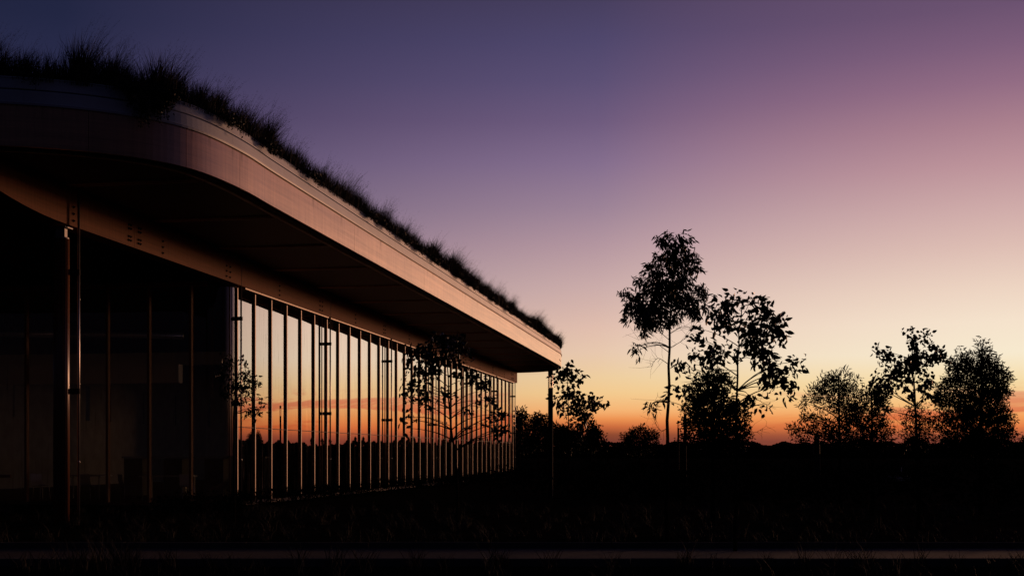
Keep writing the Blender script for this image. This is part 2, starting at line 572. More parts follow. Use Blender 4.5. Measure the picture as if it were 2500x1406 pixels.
# distant wood, one mass along the horizon
def wood_mass(rng, a0, a1, dist, hbase, n, name, lump):
    b = MB()
    azs = rng.uniform(a0, a1, n)
    V = []
    k1, k2, k3 = rng.uniform(0, 6, 3)
    h = hbase * (0.80 + 0.10 * np.sin(azs * 55 + k1) + 0.07 * np.sin(azs * 131 + k2) + 0.06 * np.sin(azs * 307 + k3))
    bump = np.zeros(n)
    for _ in range(90):
        c, w, q = rng.uniform(a0, a1), rng.uniform(0.0015, 0.005), rng.uniform(0.08, 0.42)
        bump = np.maximum(bump, q * np.sqrt(np.clip(1 - ((azs - c) / w) ** 2, 0, 1)))
    h = h + hbase * bump
    zz = h * (1 - rng.random(n) ** 2.2) + 0.2
    dd = dist + rng.uniform(-25, 25, n)
    C = np.stack([np.sin(azs) * dd, np.cos(azs) * dd, zz], 1)
    r = lump * rng.uniform(0.5, 1.2, n)
    D1 = rng.normal(size=(n, 3))
    D1 /= np.linalg.norm(D1, axis=1)[:, None]
    D2 = np.cross(D1, rng.normal(size=(n, 3)))
    D2 /= np.linalg.norm(D2, axis=1)[:, None]
    V = np.stack([C + D1 * r[:, None], C + D2 * r[:, None], C - D1 * r[:, None] * 0.8, C - D2 * r[:, None] * 0.9], 1).reshape(-1, 3)
    b.add(V, np.arange(4 * n).reshape(-1, 4))
    # the solid body of the wood behind the leaves
    az = np.linspace(a0, a1, 400)
    hh = hbase * 0.66
    top = np.stack([np.sin(az) * dist, np.cos(az) * dist, np.full(400, hh)], 1)
    bot = top * [1, 1, 0]
    top2, bot2 = top * [1.06, 1.06, 1], bot * [1.06, 1.06, 1]
    VV = np.concatenate([bot, top, top2, bot2])
    i = np.arange(399)
    Q = [np.stack([i, i + 1, i + 401, i + 400], 1), np.stack([i + 400, i + 401, i + 801, i + 800], 1), np.stack([i + 800, i + 801, i + 1201, i + 1200], 1)]
    b.add(VV, Q)
    o = b.build(name, MT['wood'])
    o['kind'] = 'stuff'
    return o
o = wood_mass(rng, R(-35), R(62), 620, 8.6, 60000, 'distant_wood', 0.9)
o['label'] = 'low dark wood along the whole horizon'
o['category'] = 'wood'

# ------------------------------------------------------------------ roof outline
def catmull(P, n=24):
    P = [np.array(p, float) for p in P]
    out = []
    for i in range(1, len(P) - 2):
        p0, p1, p2, p3 = P[i - 1:i + 3]
        for t in np.linspace(0, 1, n, endpoint=False):
            out.append(0.5 * ((2 * p1) + (-p0 + p2) * t + (2 * p0 - 5 * p1 + 4 * p2 - p3) * t * t + (-p0 + 3 * p1 - 3 * p2 + p3) * t ** 3))
    out.append(P[-2])
    return np.array(out)
def resample(P, step):
    d = np.concatenate([[0], np.cumsum(np.linalg.norm(np.diff(P, axis=0), axis=1))])
    n = max(2, int(d[-1] / step) + 1)
    t = np.linspace(0, d[-1], n)
    return np.stack([np.interp(t, d, P[:, 0]), np.interp(t, d, P[:, 1])], 1)
def FL(D):   # on the straight fascia line
    return PL(A_F, S_of_D(D, A_F))[:2]
near = catmull([(-34, 28.8), (-27, 26.5), (-22, 25.0), (-17, 23.95), (-14, 23.4), (-11.8, 23.12), (-9.7, 23.25), (-7.9, 23.85), (-6.62, 25.0), FL(26.9), FL(28.8), FL(31), FL(34)])
straight = np.array([FL(D) for D in np.linspace(31.5, 80.3, 90)])
S_END = S_of_D(82.3, A_F)
arc = catmull([FL(79.5), FL(80.6), (3.30, 82.2), (3.27, 84.2), (2.62, 86.2), (1.2, 87.35), (-1.0, 88.1), (-6, 89.2), (-12, 90.3), (-15.9, 91.0), (-18, 91.4)], 20)
endp = []
front = np.concatenate([near, straight])
keep = [0]
for i in range(1, len(front)):
    if np.linalg.norm(front[i] - front[keep[-1]]) > 0.02:
        keep.append(i)
front = front[keep]
outl = resample(np.concatenate([front, arc]), 0.12)
for _ in range(12):   # take the kinks out
    outl[1:-1] = 0.25 * outl[:-2] + 0.5 * outl[1:-1] + 0.25 * outl[2:]
T_ = np.gradient(outl, axis=0)
T_ /= np.linalg.norm(T_, axis=1)[:, None]
NO = np.stack([T_[:, 1], -T_[:, 0]], 1)      # outward
ARC = np.concatenate([[0], np.cumsum(np.linalg.norm(np.diff(outl, axis=0), axis=1))])
def at_arc(q):
    i = np.clip(np.searchsorted(ARC, q), 1, len(ARC) - 1)
    t = (q - ARC[i - 1]) / (ARC[i] - ARC[i - 1])
    P = outl[i - 1] + (outl[i] - outl[i - 1]) * t
    n = NO[i - 1] * (1 - t) + NO[i] * t
    return P, n / np.linalg.norm(n)
def px_of(P):
    return HX + F * P[0] / P[1]
PXS = HX + F * outl[:, 0] / outl[:, 1]
def arc_at_px(px):
    m = np.where((ARC < ARC[-1] - 24))[0]
    return ARC[m[np.argmin(abs(PXS[m] - px))]]

def sweep(a0, a1, prof, step=0.15):
    """closed body with section prof [(outward, z)] running along the roof edge from arc a0 to a1"""
    n = max(2, int((a1 - a0) / step) + 1)
    b = MB()
    k = len(prof)
    V, UV = [], []
    for q in np.linspace(a0, a1, n):
        P, nn = at_arc(q)
        for (o_, z) in prof:
            V.append((P[0] + nn[0] * o_, P[1] + nn[1] * o_, z))
            UV.append((q, z))
    i = np.arange(n - 1)[:, None] * k
    j = np.arange(k)[None, :]
    j2 = (j + 1) % k
    Q = np.stack([i + j, i + k + j, i + k + j2, i + j2], -1).reshape(-1, 4)
    b.add(V, [Q, np.arange(k)[None, :], np.arange((n - 1) * k, n * k)[None, ::-1]], UV)
    return b

pav = thing('pavilion', 'long pavilion with curved timber fascia, grassed roof and tall glass wall', 'building', (0, 0, 0))

AEND = ARC[-1] - 0.05
# fascia boards: panel joints
a_curve = arc_at_px(583)
joints = [0.02]
q = a_curve
back = []
while q > 0.5:
    back.append(q)
    q -= 2.05 if q > a_curve - 9 else 4.1
joints += sorted(back)
q = a_curve + 8.55
while q < AEND - 3:
    joints.append(q)
    q += 8.42
joints.append(AEND)
G = 0.004
for a0, a1 in zip(joints[:-1], joints[1:]):
    p0 = rng.uniform(-0.001, 0.002)
    prof = [(0 + p0, Z_S), (0 + p0, Z_T - 0.02), (-0.06, Z_T - 0.02), (-0.06, Z_S)]
    sweep(a0 + G, a1 - G, prof).build('fascia_panel', MT['fascia'], pav)
# backing behind the joints
sweep(0.02, AEND, [(-0.062, Z_S + 0.01), (-0.062, Z_T), (-0.3, Z_T), (-0.3, Z_S + 0.01)]).build('fascia_backing', MT['dark'], pav)
# edge trims
sweep(0.02, AEND, [(-0.12, Z_S - 0.012), (-0.12, Z_S + 0.008), (-0.26, Z_S + 0.008), (-0.26, Z_S - 0.012)]).build('shadow_trim', MT['dark'], pav)
sweep(0.02, AEND, [(-0.30, Z_S - 0.03), (-0.30, Z_S + 0.008), (-0.40, Z_S + 0.008), (-0.40, Z_S - 0.03)]).build('soffit_edge_trim', MT['batten'], pav)
# metal capping in two steps, folded in lengths
cq = arc_at_px(565)
cj = [0.02] + sorted([cq - 4.9 * k for k in range(1, 9) if cq - 4.9 * k > 0.5]) + [cq + 4.9 * k for k in range(0, 14) if cq + 4.9 * k < AEND - 2] + [AEND]
for a0, a1 in zip(cj[:-1], cj[1:]):
    lo = [(0.035, Z_T - 0.03), (0.045, Z_T + 0.012), (0.012, Z_T + 0.03), (0.0, Z_T + 0.240), (-0.02, Z_T + 0.26), (-0.16, Z_T + 0.26), (-0.16, Z_T - 0.019), (0.004, Z_T - 0.019)]
    sweep(a0 + 0.002, a1 - 0.002, lo).build('lower_capping', MT['cap'], pav)
cj2 = [0.02] + [c + 1.6 for c in cj[1:-1]] + [AEND]
for a0, a1 in zip(cj2[:-1], cj2[1:]):
    up = [(-0.11, Z_T + 0.262), (-0.11, Z_T + 0.290), (-0.030, Z_T + 0.292), (-0.030, Z_T + 0.315), (-0.09, Z_T + 0.330), (-0.10, Z_T + 0.50), (-0.085, Z_T + 0.515), (-0.10, Z_T + 0.535), (-0.24, Z_T + 0.535), (-0.24, Z_T + 0.262)]
    sweep(a0 + 0.002, a1 - 0.002, up).build('upper_capping', MT['cap'], pav)

# roof body: prism from the outline
inn = outl - NO * 0.305
poly = list(inn[::3]) + [inn[-1]]
n = len(poly)
b = MB()
V = [(q[0], q[1], Z_S + 0.028) for q in poly] + [(q[0], q[1], Z_T + 0.38) for q in poly]
b.add(V, [np.arange(n)[None, ::-1], np.arange(n, 2 * n)[None, :], np.array([[i, (i + 1) % n, n + (i + 1) % n, n + i] for i in range(n)])])
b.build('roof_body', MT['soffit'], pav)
b = MB()
inn2 = outl - NO * 0.245
poly2 = list(inn2[::3]) + [inn2[-1]]
n2 = len(poly2)
V = [(q[0], q[1], Z_T + 0.385) for q in poly2] + [(q[0], q[1], Z_T + 0.47) for q in poly2]
b.add(V, [np.arange(n2)[None, ::-1], np.arange(n2, 2 * n2)[None, :], np.array([[i, (i + 1) % n2, n2 + (i + 1) % n2, n2 + i] for i in range(n2)])])
b.build('roof_soil', MT['deck'], pav)

# soffit boards, clipped from the roof plan
def clip(poly, a, bb, c):
    """keep a*x + b*y >= c"""
    out = []
    for i in range(len(poly)):
        p, q = poly[i], poly[(i + 1) % len(poly)]
        dp, dq = a * p[0] + bb * p[1] - c, a * q[0] + bb * q[1] - c
        if dp >= 0:
            out.append(p)
        if (dp >= 0) != (dq >= 0):
            t = dp / (dp - dq)
            out.append((p[0] + (q[0] - p[0]) * t, p[1] + (q[1] - p[1]) * t))
    return out
soff = [tuple(q) for q in (outl - NO * 0.41)[::2]] + [tuple((outl - NO * 0.41)[-1])]
def in_s(poly, s0, s1):
    return clip(clip(poly, u[0], u[1], s0), -u[0], -u[1], -s1)
def in_a(poly, a0, a1):      # a = -n.p
    return clip(clip(poly, -nv[0], -nv[1], a0), nv[0], nv[1], -a1)
def board(poly, z0, z1, name, m, th_u=TH):
    if len(poly) < 3:
        return
    nn = len(poly)
    V = [(q[0], q[1], z0) for q in poly] + [(q[0], q[1], z1) for q in poly]
    UV = [(q[0] * nv[0] + q[1] * nv[1], q[0] * u[0] + q[1] * u[1]) for q in poly] * 2
    b = MB()
    b.add(V, [np.arange(nn)[None, ::-1], np.arange(nn, 2 * nn)[None, :], np.array([[i, (i + 1) % nn, nn + (i + 1) % nn, nn + i] for i in range(nn)])], UV)
    b.build(name, m, pav)
s_first = S_of_D(26.1, A_F + 0.4)
sj = [s_first + 4.14 * k for k in range(-1, 14)]
edges = [18.0] + sj + [90.0]
BEAM_OUT, BEAM_IN = 13.98, 14.42
S_GL0, S_GL1 = S_of_D(36.5, A_G), S_of_D(84.9, A_G)
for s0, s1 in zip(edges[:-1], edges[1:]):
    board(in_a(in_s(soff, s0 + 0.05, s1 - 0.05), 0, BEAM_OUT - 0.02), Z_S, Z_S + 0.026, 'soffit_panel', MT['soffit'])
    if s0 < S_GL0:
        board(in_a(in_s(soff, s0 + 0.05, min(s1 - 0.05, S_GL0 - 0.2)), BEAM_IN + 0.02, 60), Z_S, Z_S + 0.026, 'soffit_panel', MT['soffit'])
for sj_ in sj:
    for d in (-0.085, 0.085):
        if sj_ > 86:
            continue
        pl = in_a(in_s(soff, sj_ + d - 0.028, sj_ + d + 0.028), 0, BEAM_OUT - 0.02)
        board(pl, Z_S - 0.035, Z_S - 0.002, 'soffit_batten', MT['batten'])

# ------------------------------------------------------------------ glulam beam over the glass
def bolt_positions(sc, kind):
    out = []
    if kind == 1:
        cols, rows = (0.0,), 3
        for r_ in range(rows):
            out.append((sc, 0.12 + 0.15 * r_))
    elif kind == 2:
        for c in (-0.13, 0.13):
            for r_ in range(3):
                out.append((sc + c, 0.12 + 0.15 * r_))
    else:
        for c in (-0.30, -0.20, 0.20, 0.30):
            for r_ in range(2):
                out.append((sc + c, 0.14 + 0.09 * r_))
                out.append((sc + c, 0.42 + 0.09 * r_))
    return out
def SD(D):
    return S_of_D(D, A_G)
doubles = [35.4 + 8.2 * k for k in range(0, 7)]
singles = [26.95, 31.25] + [39.5 + 8.2 * k for k in range(0, 6)]
bj = [SD(24.15), SD(29.75)] + [SD(d) for d in doubles[:-1]] + [SD(85.6)]
bolts_all = [(SD(29.75), 3)] + [(SD(d), 2) for d in doubles[:-1]] + [(SD(d), 1) for d in singles] + [(SD(83.6), 3)]
def zb(s_):
    t = max(0.0, (SD(26.6) - s_) / (SD(26.6) - SD(24.15)))
    return Z_GT + 0.045 + 0.2 * t ** 2
for s0, s1 in zip(bj[:-1], bj[1:]):
    b = MB()
    n = max(2, int((s1 - s0) / 0.4) + 1)
    V, UV = [], []
    for q in np.linspace(s0 + 0.004, s1 - 0.004, n):
        for (a, z) in ((BEAM_OUT, zb(q)), (BEAM_OUT, Z_S + 0.024), (BEAM_IN, Z_S + 0.024), (BEAM_IN, zb(q))):
            V.append(PL(a, q, z))
            UV.append((q, z + (a - BEAM_OUT)))
    i = np.arange(n - 1)[:, None] * 4
    j = np.arange(4)[None, :]
    j2 = (j + 1) % 4
    Q = np.stack([i + j, i + 4 + j, i + 4 + j2, i + j2], -1).reshape(-1, 4)
    b.add(V, [Q, np.arange(4)[None, :], np.arange((n - 1) * 4, n * 4)[None, ::-1]], UV)
    bm_o = b.build('glulam_beam', MT['glulam'], pav)
    b = MB()
    for sc, kind in bolts_all:
        if s0 <= sc < s1:
            for (ss, dz) in bolt_positions(sc, kind):
                c = PL(BEAM_OUT - 0.002, ss, zb(ss) + dz)
                b.tube([c, c + N3 * 0.012], 0.030, 8)
                b.tube([c + N3 * 0.012, c + N3 * 0.038], 0.014, 6)
    if b.n:
        b.build('bolts', MT['dark'], bm_o, kind='stuff')
# a second, darker beam behind it carrying the left part of the roof
for (a, s0, s1, z0) in ((18.6, SD(24.6), SD(36.0), 6.55),):
    b = MB()
    b.box(PL(a, (s0 + s1) / 2, (z0 + Z_S) / 2), U3 * (s1 - s0) / 2, N3 * 0.15, Z3 * (Z_S - z0) / 2, True)
    b.build('inner_beam', MT['glulam'], pav)

# glazing head channel
b = MB()
b.box(PL(14.08, (S_GL0 + S_GL1) / 2 + 0.2, Z_GT + 0.02), U3 * (S_GL1 - S_GL0 - 0.2) / 2, N3 * 0.06, Z3 * 0.022)
b.build('head_channel', MT['bronze'], pav)
b = MB()
b.box(PL(14.28, (S_GL0 + S_GL1) / 2 + 0.2, Z_GT + 0.012), U3 * (S_GL1 - S_GL0 - 0.2) / 2, N3 * 0.13, Z3 * 0.03)
b.build('head_channel', MT['dark'], pav)
# floor slab with a low plinth
b = MB()
sc_, sl_ = (S_GL0 + S_GL1) / 2, (S_GL1 - S_GL0) / 2
b.box(PL(21.6, sc_, 0.05), U3 * (sl_ + 0.25), N3 * 7.55, Z3 * 0.05)
b.build('floor_slab', MT['slab'], pav)

# mullions and panes of the long glass wall
NB = 35
sg = [SD(36.5 + 1.383 * k) for k in range(NB + 1)]
H0 = 0.10
b = MB()
b.box((0, 0, 0), U3 * 0.025, N3 * 0.026, Z3 * (Z_GT - H0) / 2)
mul = b.build('mullion', MT['bronze'], pav)
mul.location = PL(14.165, sg[0], (Z_GT + H0) / 2)
for k in range(1, NB + 1):
    copyto(mul, pav, PL(14.165, sg[k], (Z_GT + H0) / 2))
prng = np.random.default_rng(11)
for k in range(NB):
    b = MB()
    nx, nz = 13, 9
    w = sg[k + 1] - sg[k] - 0.058
    sm = (sg[k] + sg[k + 1]) / 2
    bow = 0.0016 * prng.uniform(0.7, 1.25)
    tilt = prng.normal(0, 0.0013)
    V = []
    for iz in range(nz):
        tz = iz / (nz - 1) * 2 - 1
        for ix in range(nx):
            tx = ix / (nx - 1) * 2 - 1
            off = bow * (1 - tx * tx) * (1 - 0.3 * tz ** 4) + tilt * tx * w / 2
            V.append(PL(14.2 - off, sm + tx * w / 2, H0 + 0.01 + (tz + 1) / 2 * (Z_GT - H0 - 0.02)))
    i = np.arange(nz - 1)[:, None] * nx
    j = np.arange(nx - 1)[None, :]
    Q = np.stack([i + j, i + j + 1, i + j + nx + 1, i + j + nx], -1).reshape(-1, 4)
    b.add(V, Q)
    b.build('glass_pane', MT['glass'], pav, smooth=True)
    b = MB()
    b.box(PL(14.26, sm, EYE + 0.83), U3 * (w / 2 + 0.02), N3 * 0.02, Z3 * 0.012)
    # thin rail just outside the glass line
    b = MB()
    b.box(PL(14.175, sm, EYE + 0.83), U3 * (w / 2 + 0.001), N3 * 0.012, Z3 * 0.010)
    b.build('safety_rail', MT['rail'], pav)

# rounded glass corner and front glass wall
RC = 0.62
cpt = PL(A_G + RC, S_GL0 - 0.02 + 0.0)[:2]     # centre of the corner round
b = MB()
V = []
ths = np.linspace(0.03, math.pi / 2, 16)
for z in (H0, Z_GT - 0.01):
    for t in ths:
        q = cpt + RC * (math.cos(t) * nv - math.sin(t) * u)
        V.append((q[0], q[1], z))
i = np.arange(15)
b.add(V, np.stack([i + 16, i + 17, i + 1, i], 1))
b.build('curved_corner_pane', MT['glass'], pav, smooth=True)
b = MB()
pts = [np.append(cpt + (RC + 0.02) * (math.cos(t) * nv - math.sin(t) * u), Z_GT + 0.03) for t in ths]
b.tube(pts, 0.035, 6)
b.build('corner_head_trim', MT['rail'], pav)
S_FR = S_GL0 - 0.02 - RC
def fr(l, z, out=0.0):
    """point on the front wall, l metres left of the corner"""
    return PL(A_G + RC + l, S_FR - out, z)
mull_l = [0.0 + 1.31 * k for k in range(0, 13)]
b = MB()
b.box((0, 0, 0), N3 * 0.035, U3 * 0.07, Z3 * (Z_GT - H0) / 2)
fm = b.build('front_mullion', MT['frame'], pav)
fm.location = fr(mull_l[0] + 0.5, (Z_GT + H0) / 2, 0.02)
for l in mull_l[1:]:
    copyto(fm, pav, fr(l + 0.5, (Z_GT + H0) / 2, 0.02))
for l in [-0.81] + mull_l[:-1]:
    l0 = max(0.0, l + 0.5) + 0.036
    l1 = l + 1.31 + 0.5 - 0.036
    b = MB()
    b.add([fr(l0, H0 + 0.01), fr(l1, H0 + 0.01), fr(l1, Z_GT - 0.01), fr(l0, Z_GT - 0.01)], np.array([[3, 2, 1, 0]]))
    b.build('front_pane', MT['glass'], pav)
b = MB()
b.box(fr(8.2, Z_GT + 0.05, 0.02), N3 * 8.2, U3 * 0.09, Z3 * 0.06)
b.build('front_head_rail', MT['frame'], pav)
for l0, l1 in ((6.24, 7.48), (7.55, 8.79), (8.86, 10.1)):
    b = MB()
    b.box(fr((l0 + l1) / 2, 0.86, 0.05), N3 * (l1 - l0) / 2, U3 * 0.03, Z3 * 0.04)
    b.build('door_rail', MT['frame'], pav)

# bulkhead closing the gap between glass head and roof on the front
b = MB()
b.box(fr(8.4, (Z_GT + 0.12 + Z_S) / 2, -0.1), N3 * 7.9, U3 * 0.06, Z3 * ((Z_S - Z_GT - 0.14) / 2))
b.build('front_bulkhead', MT['dark'], pav)

# pipes with clamp brackets along the facade
cols_D = [36.5 + 1.383 * k for k in (0, 6, 12, 18, 24, 30, 35)]
b = MB()
b.tube([(0, 0, 0.0), (0, 0, Z_S - 0.005)], 0.027, 12)
for zz in (1.35, 3.05, 4.9):
    b.tube([(0, 0, zz - 0.02), (0, 0, zz + 0.02)], 0.033, 12)
pipe0 = b.build('downpipe', MT['steel'], pav, smooth=True)
b = MB()
b.tube([(0, 0, 0.0), (0, 0, Z_GT - 0.01)], 0.02, 8)
rod0 = b.build('stay_rod', MT['bronze'], pav, smooth=True)
brk = []
for zz in (EYE + 4.03, EYE + 1.5):
    b = MB()
    b.box(-N3 * 0.175, N3 * 0.215, U3 * 0.03, Z3 * 0.055)
    bo = b.build('clamp_bracket', MT['dark'], pipe0)
    bo.location = (0, 0, zz)
    brk.append(bo)
first = True
for D in cols_D:
    P = PL(A_G - 0.20, SD(D) - 0.10, 0)
    Q = PL(A_G - 0.20, SD(D) - 0.10, 0) - N3 * 0.35 * 0 + np.array([0, 0, 0])
    rp = PL(A_G - 0.055, SD(D) - 0.62, 0)
    if first:
        pipe0.location = P
        rod0.location = rp
        first = False
    else:
        pp = copyto(pipe0, pav, P)
        for x_ in brk:
            copyto(x_, pp)
        copyto(rod0, pav, rp)

# big near column with its pipe
cx = W(150, HY, 26.8)
cb = np.array([cx[0], cx[1], 0.0])
b = MB()
zc = EYE + (HY - 584) / F * 26.8
b.tube([cb, cb + Z3 * zc], 0.17, 28)
colm = b.build('timber_column', MT['column'], pav, smooth=False)
for pz in colm.data.polygons:
    pz.use_smooth = len(pz.vertices) == 4
b = MB()
b.tube([cb + Z3 * (zc + 0.002), cb + Z3 * (zc + 0.03)], 0.16, 24)
b.box(cb + Z3 * (zc + 0.03 + 0.10) , (0.10, 0, 0), (0, 0.08, 0), (0, 0, 0.10))
b.box(cb + Z3 * (zc + 0.245) , N3 * 0.18, U3 * 0.16, (0, 0, 0.012))
b.build('column_cap', MT['bracket'], pav)
for dx, r_ in ((0.155, 0.013), (0.215, 0.013)):
    q = cb + N3 * dx - U3 * 0.14
    b = MB()
    b.tube([q, q + Z3 * (zc - 0.03)], r_, 8)
    b.build('stay_rod', MT['bronze'], pav, smooth=True)
pq = W(192, HY, 26.9)
pp = copyto(pipe0, pav, (pq[0], pq[1], 0))
b = MB()
for zz in (EYE + 3.99, EYE + 1.39):
    b = MB()
    b.box(np.array([pq[0], pq[1], zz]) - N3 * 0.13, N3 * 0.16, U3 * 0.03, Z3 * 0.06)
    b.build('clamp_bracket', MT['dark'], pav)

# interior: back wall with slit windows, end wall, ceiling beams, duct
b = MB()
slits = [(0.4, 0.22), (2.0, 0.10), (3.6, 0.34), (4.7, 0.36), (5.7, 0.2), (7.3, 0.14), (9.0, 0.12), (11.0, 0.2)]
aw = 29.2
segs = []
x0 = S_GL0 - 2.4
for so, w in slits:
    segs.append((x0, S_GL0 + 8 + so * 2.2))
    x0 = S_GL0 + 8 + so * 2.2 + w
segs.append((x0, S_GL1))
for s0, s1 in segs:
    b.box(PL(aw, (s0 + s1) / 2, 3.9), U3 * (s1 - s0) / 2, N3 * 0.12, Z3 * 0.8)
b.box(PL(aw, sc_, 1.6), U3 * (sl_ + 2.3), N3 * 0.12, Z3 * 1.498)
b.box(PL(aw, sc_, 6.05), U3 * (sl_ + 2.3), N3 * 0.12, Z3 * 1.348)
b.build('back_wall', MT['wall'], pav)
b = MB()
b.box(PL(21.7, S_GL1 + 0.15, 3.73), N3 * 7.3, U3 * 0.1, Z3 * 3.67)
b.build('end_wall', MT['wall'], pav)
b = MB()
c0, c1 = fr(9.5, EYE + 4.0, -2.0), fr(3.6, EYE + 2.95 + 0.8, -4.0)
b.tube([fr(10.5, 5.42, -1.5), fr(6.0, 5.35, -2.4)], 0.11, 14)
b.tube([fr(6.0, 5.25, -2.6), fr(5.4, 5.40, -2.8), fr(2.4, 5.35, -3.6)], 0.10, 14)
b.build('ceiling_duct', MT['duct'], pav, smooth=True)
b = MB()
b.box(fr(7.0, 4.12, -3.4), N3 * 4.6, U3 * 0.15, Z3 * 0.30)
b.build('ceiling_beam', MT['pale'], pav)
b = MB()
b.box(fr(7.0, 4.85, -6.4), N3 * 5.6, U3 * 0.15, Z3 * 0.22)
b.build('ceiling_beam', MT['pale'], pav)

# ------------------------------------------------------------------ furniture seen through the glass
def make_chair(name, label, loc, rot, m, group):
    t = thing(name, label, 'chair', loc, group)
    t.rotation_euler = (0, 0, rot)
    b = MB()
    nx = 8
    prof = [(-0.20, 0.44), (-0.05, 0.43), (0.12, 0.43), (0.19, 0.47), (0.235, 0.60), (0.26, 0.80)]
    V = []
    for (y, z) in prof:
        for x in np.linspace(-0.21, 0.21, 5):
            V.append((x, y - 0.0 + 0.15 * x * x, z + 0.3 * x * x))
    V2 = [(x, y, z - 0.012) for x, y, z in V]
    k = len(V)
    i = np.arange(5)[:, None] * 5
    j = np.arange(4)[None, :]
    Q = np.stack([i + j, i + j + 1, i + j + 6, i + j + 5], -1).reshape(-1, 4)
    b.add(V + V2, [Q, Q[:, ::-1] + k])
    b.build('seat_shell', m, t, smooth=True)
    leg = None
    for sx in (-1, 1):
        for sy in (-1, 1):
            b = MB()
            b.tube([(0, 0, 0), (-0.03 * sx, -0.03 * sy, 0.43)], 0.011, 6)
            o = b.build('leg', MT['steel'], t)
            o.location = (0.19 * sx, 0.19 * sy, 0)
    return t
fl = 0.10
q = PL(15.2, SD(44.6), fl)
make_chair('chair', 'orange shell chair just inside the long glass wall, alone beside the third pipe', tuple(q), 2.4, MT['orange'], None)
def make_table(label, loc, rot, w, d):
    t = thing('dining_table', label, 'table', loc, 'tables inside the front glass')
    t.rotation_euler = (0, 0, rot)
    b = MB()
    b.box((0, 0, 0.74), (w / 2, 0, 0), (0, d / 2, 0), (0, 0, 0.018))
    b.build('table_top', MT['white'], t)
    for sx in (-1, 1):
        for sy in (-1, 1):
            b = MB()
            b.tube([(0, 0, 0), (0, 0, 0.72)], 0.02, 6)
            o = b.build('leg', MT['steel'], t)
            o.location = (sx * (w / 2 - 0.08), sy * (d / 2 - 0.08), 0)
make_table('pale table inside the front glass, nearer the rounded corner', tuple(fr(2.3, fl, -2.3)), -TH, 1.6, 0.8)
make_table('pale table inside the front glass, nearer the round timber column', tuple(fr(5.2, fl, -2.5)), -TH, 1.4, 0.8)
for k, (l, o_, r_, lab) in enumerate(((1.3, 1.5, 0.4, 'white shell chair inside the front glass closest to the rounded corner'), (3.3, 1.6, 2.2, 'white shell chair between the two pale tables'),
                                     (4.6, 1.5, 3.0, 'white shell chair in front of the pale table near the timber column'), (6.4, 1.9, 1.0, 'white shell chair farthest left inside the front glass'))):
    make_chair('chair', lab, tuple(fr(l, fl, -o_)), r_, MT['white'], 'white chairs inside the front glass')
# counter
t = thing('service_counter', 'long low counter with pale top at the back of the dark front room', 'counter', tuple(fr(3.0, fl, -6.0)))
t.rotation_euler = (0, 0, -TH)
b = MB(); b.box((0, 0, 1.32), (2.6, 0, 0), (0, 0.35, 0), (0, 0, 0.03)); b.build('counter_top', MT['white'], t)
for x in (-2.2, -0.75, 0.75, 2.2):
    b = MB(); b.box((0, 0, 0.64), (0.34, 0, 0), (0, 0.3, 0), (0, 0, 0.64)); o = b.build('cabinet', MT['wall'], t); o.location = (x, 0, 0)

# ------------------------------------------------------------------ grass
def blades(rng, base, h, dirx, diry, w):
    """base (n,3), height, lean vector at tip, width -> verts and faces, three segments"""
    n = len(base)
    t = np.array([0.0, 0.4, 0.75, 1.0])
    lean = np.stack([dirx, diry, np.zeros(n)], 1)
    P = base[:, None, :] + h[:, None, None] * t[None, :, None] * np.array([0, 0, 1.0]) + lean[:, None, :] * (t ** 2)[None, :, None]
    P[:, :, 2] -= (np.hypot(dirx, diry) ** 2 / (h + 1e-3) * 0.35)[:, None] * (t ** 2)[None, :]
    ang = rng.uniform(0, math.pi, n)
    side = np.stack([np.cos(ang), np.sin(ang), np.zeros(n)], 1) * w[:, None]
    ww = np.array([1.0, 0.85, 0.5])
    Lf = P[:, :3] + side[:, None, :] * ww[None, :, None]
    Rt = P[:, :3] - side[:, None, :] * ww[None, :, None]
    V = np.concatenate([Lf, Rt, P[:, 3:4]], 1)      # 7 per blade: L0 L1 L2 R0 R1 R2 T
    k = np.arange(n)[:, None] * 7
    Q = np.concatenate([k + np.array([[0, 3, 4, 1]]), k + np.array([[1, 4, 5, 2]])])
    T3 = k + np.array([[2, 5, 6]])
    return V.reshape(-1, 3), [Q, T3], P
def seedheads(rng, P, n_sp=7, ln=0.035):
    """small spikelets along the top part of given stems; P (n,4,3)"""
    n = len(P)
    t = rng.uniform(0.0, 1.0, (n, n_sp))
    A = P[:, 2][:, None, :] * (1 - t[..., None]) + P[:, 3][:, None, :] * t[..., None]
    d = rng.normal(size=(n, n_sp, 3)) * [0.6, 0.6, 0.5] + [0.5, 0, 0.35]
    d /= np.linalg.norm(d, axis=-1)[..., None]
    l = ln * rng.uniform(0.6, 1.5, (n, n_sp, 1)) * (1.3 - t[..., None])
    s_ = np.cross(d, [0.3, 1, 0.2])
    V = np.stack([A, A + d * l + s_ * 0.0, A + d * l * 0.5 + s_ * 0.0035], 2).reshape(-1, 3)
    return V, np.arange(len(V)).reshape(-1, 3)
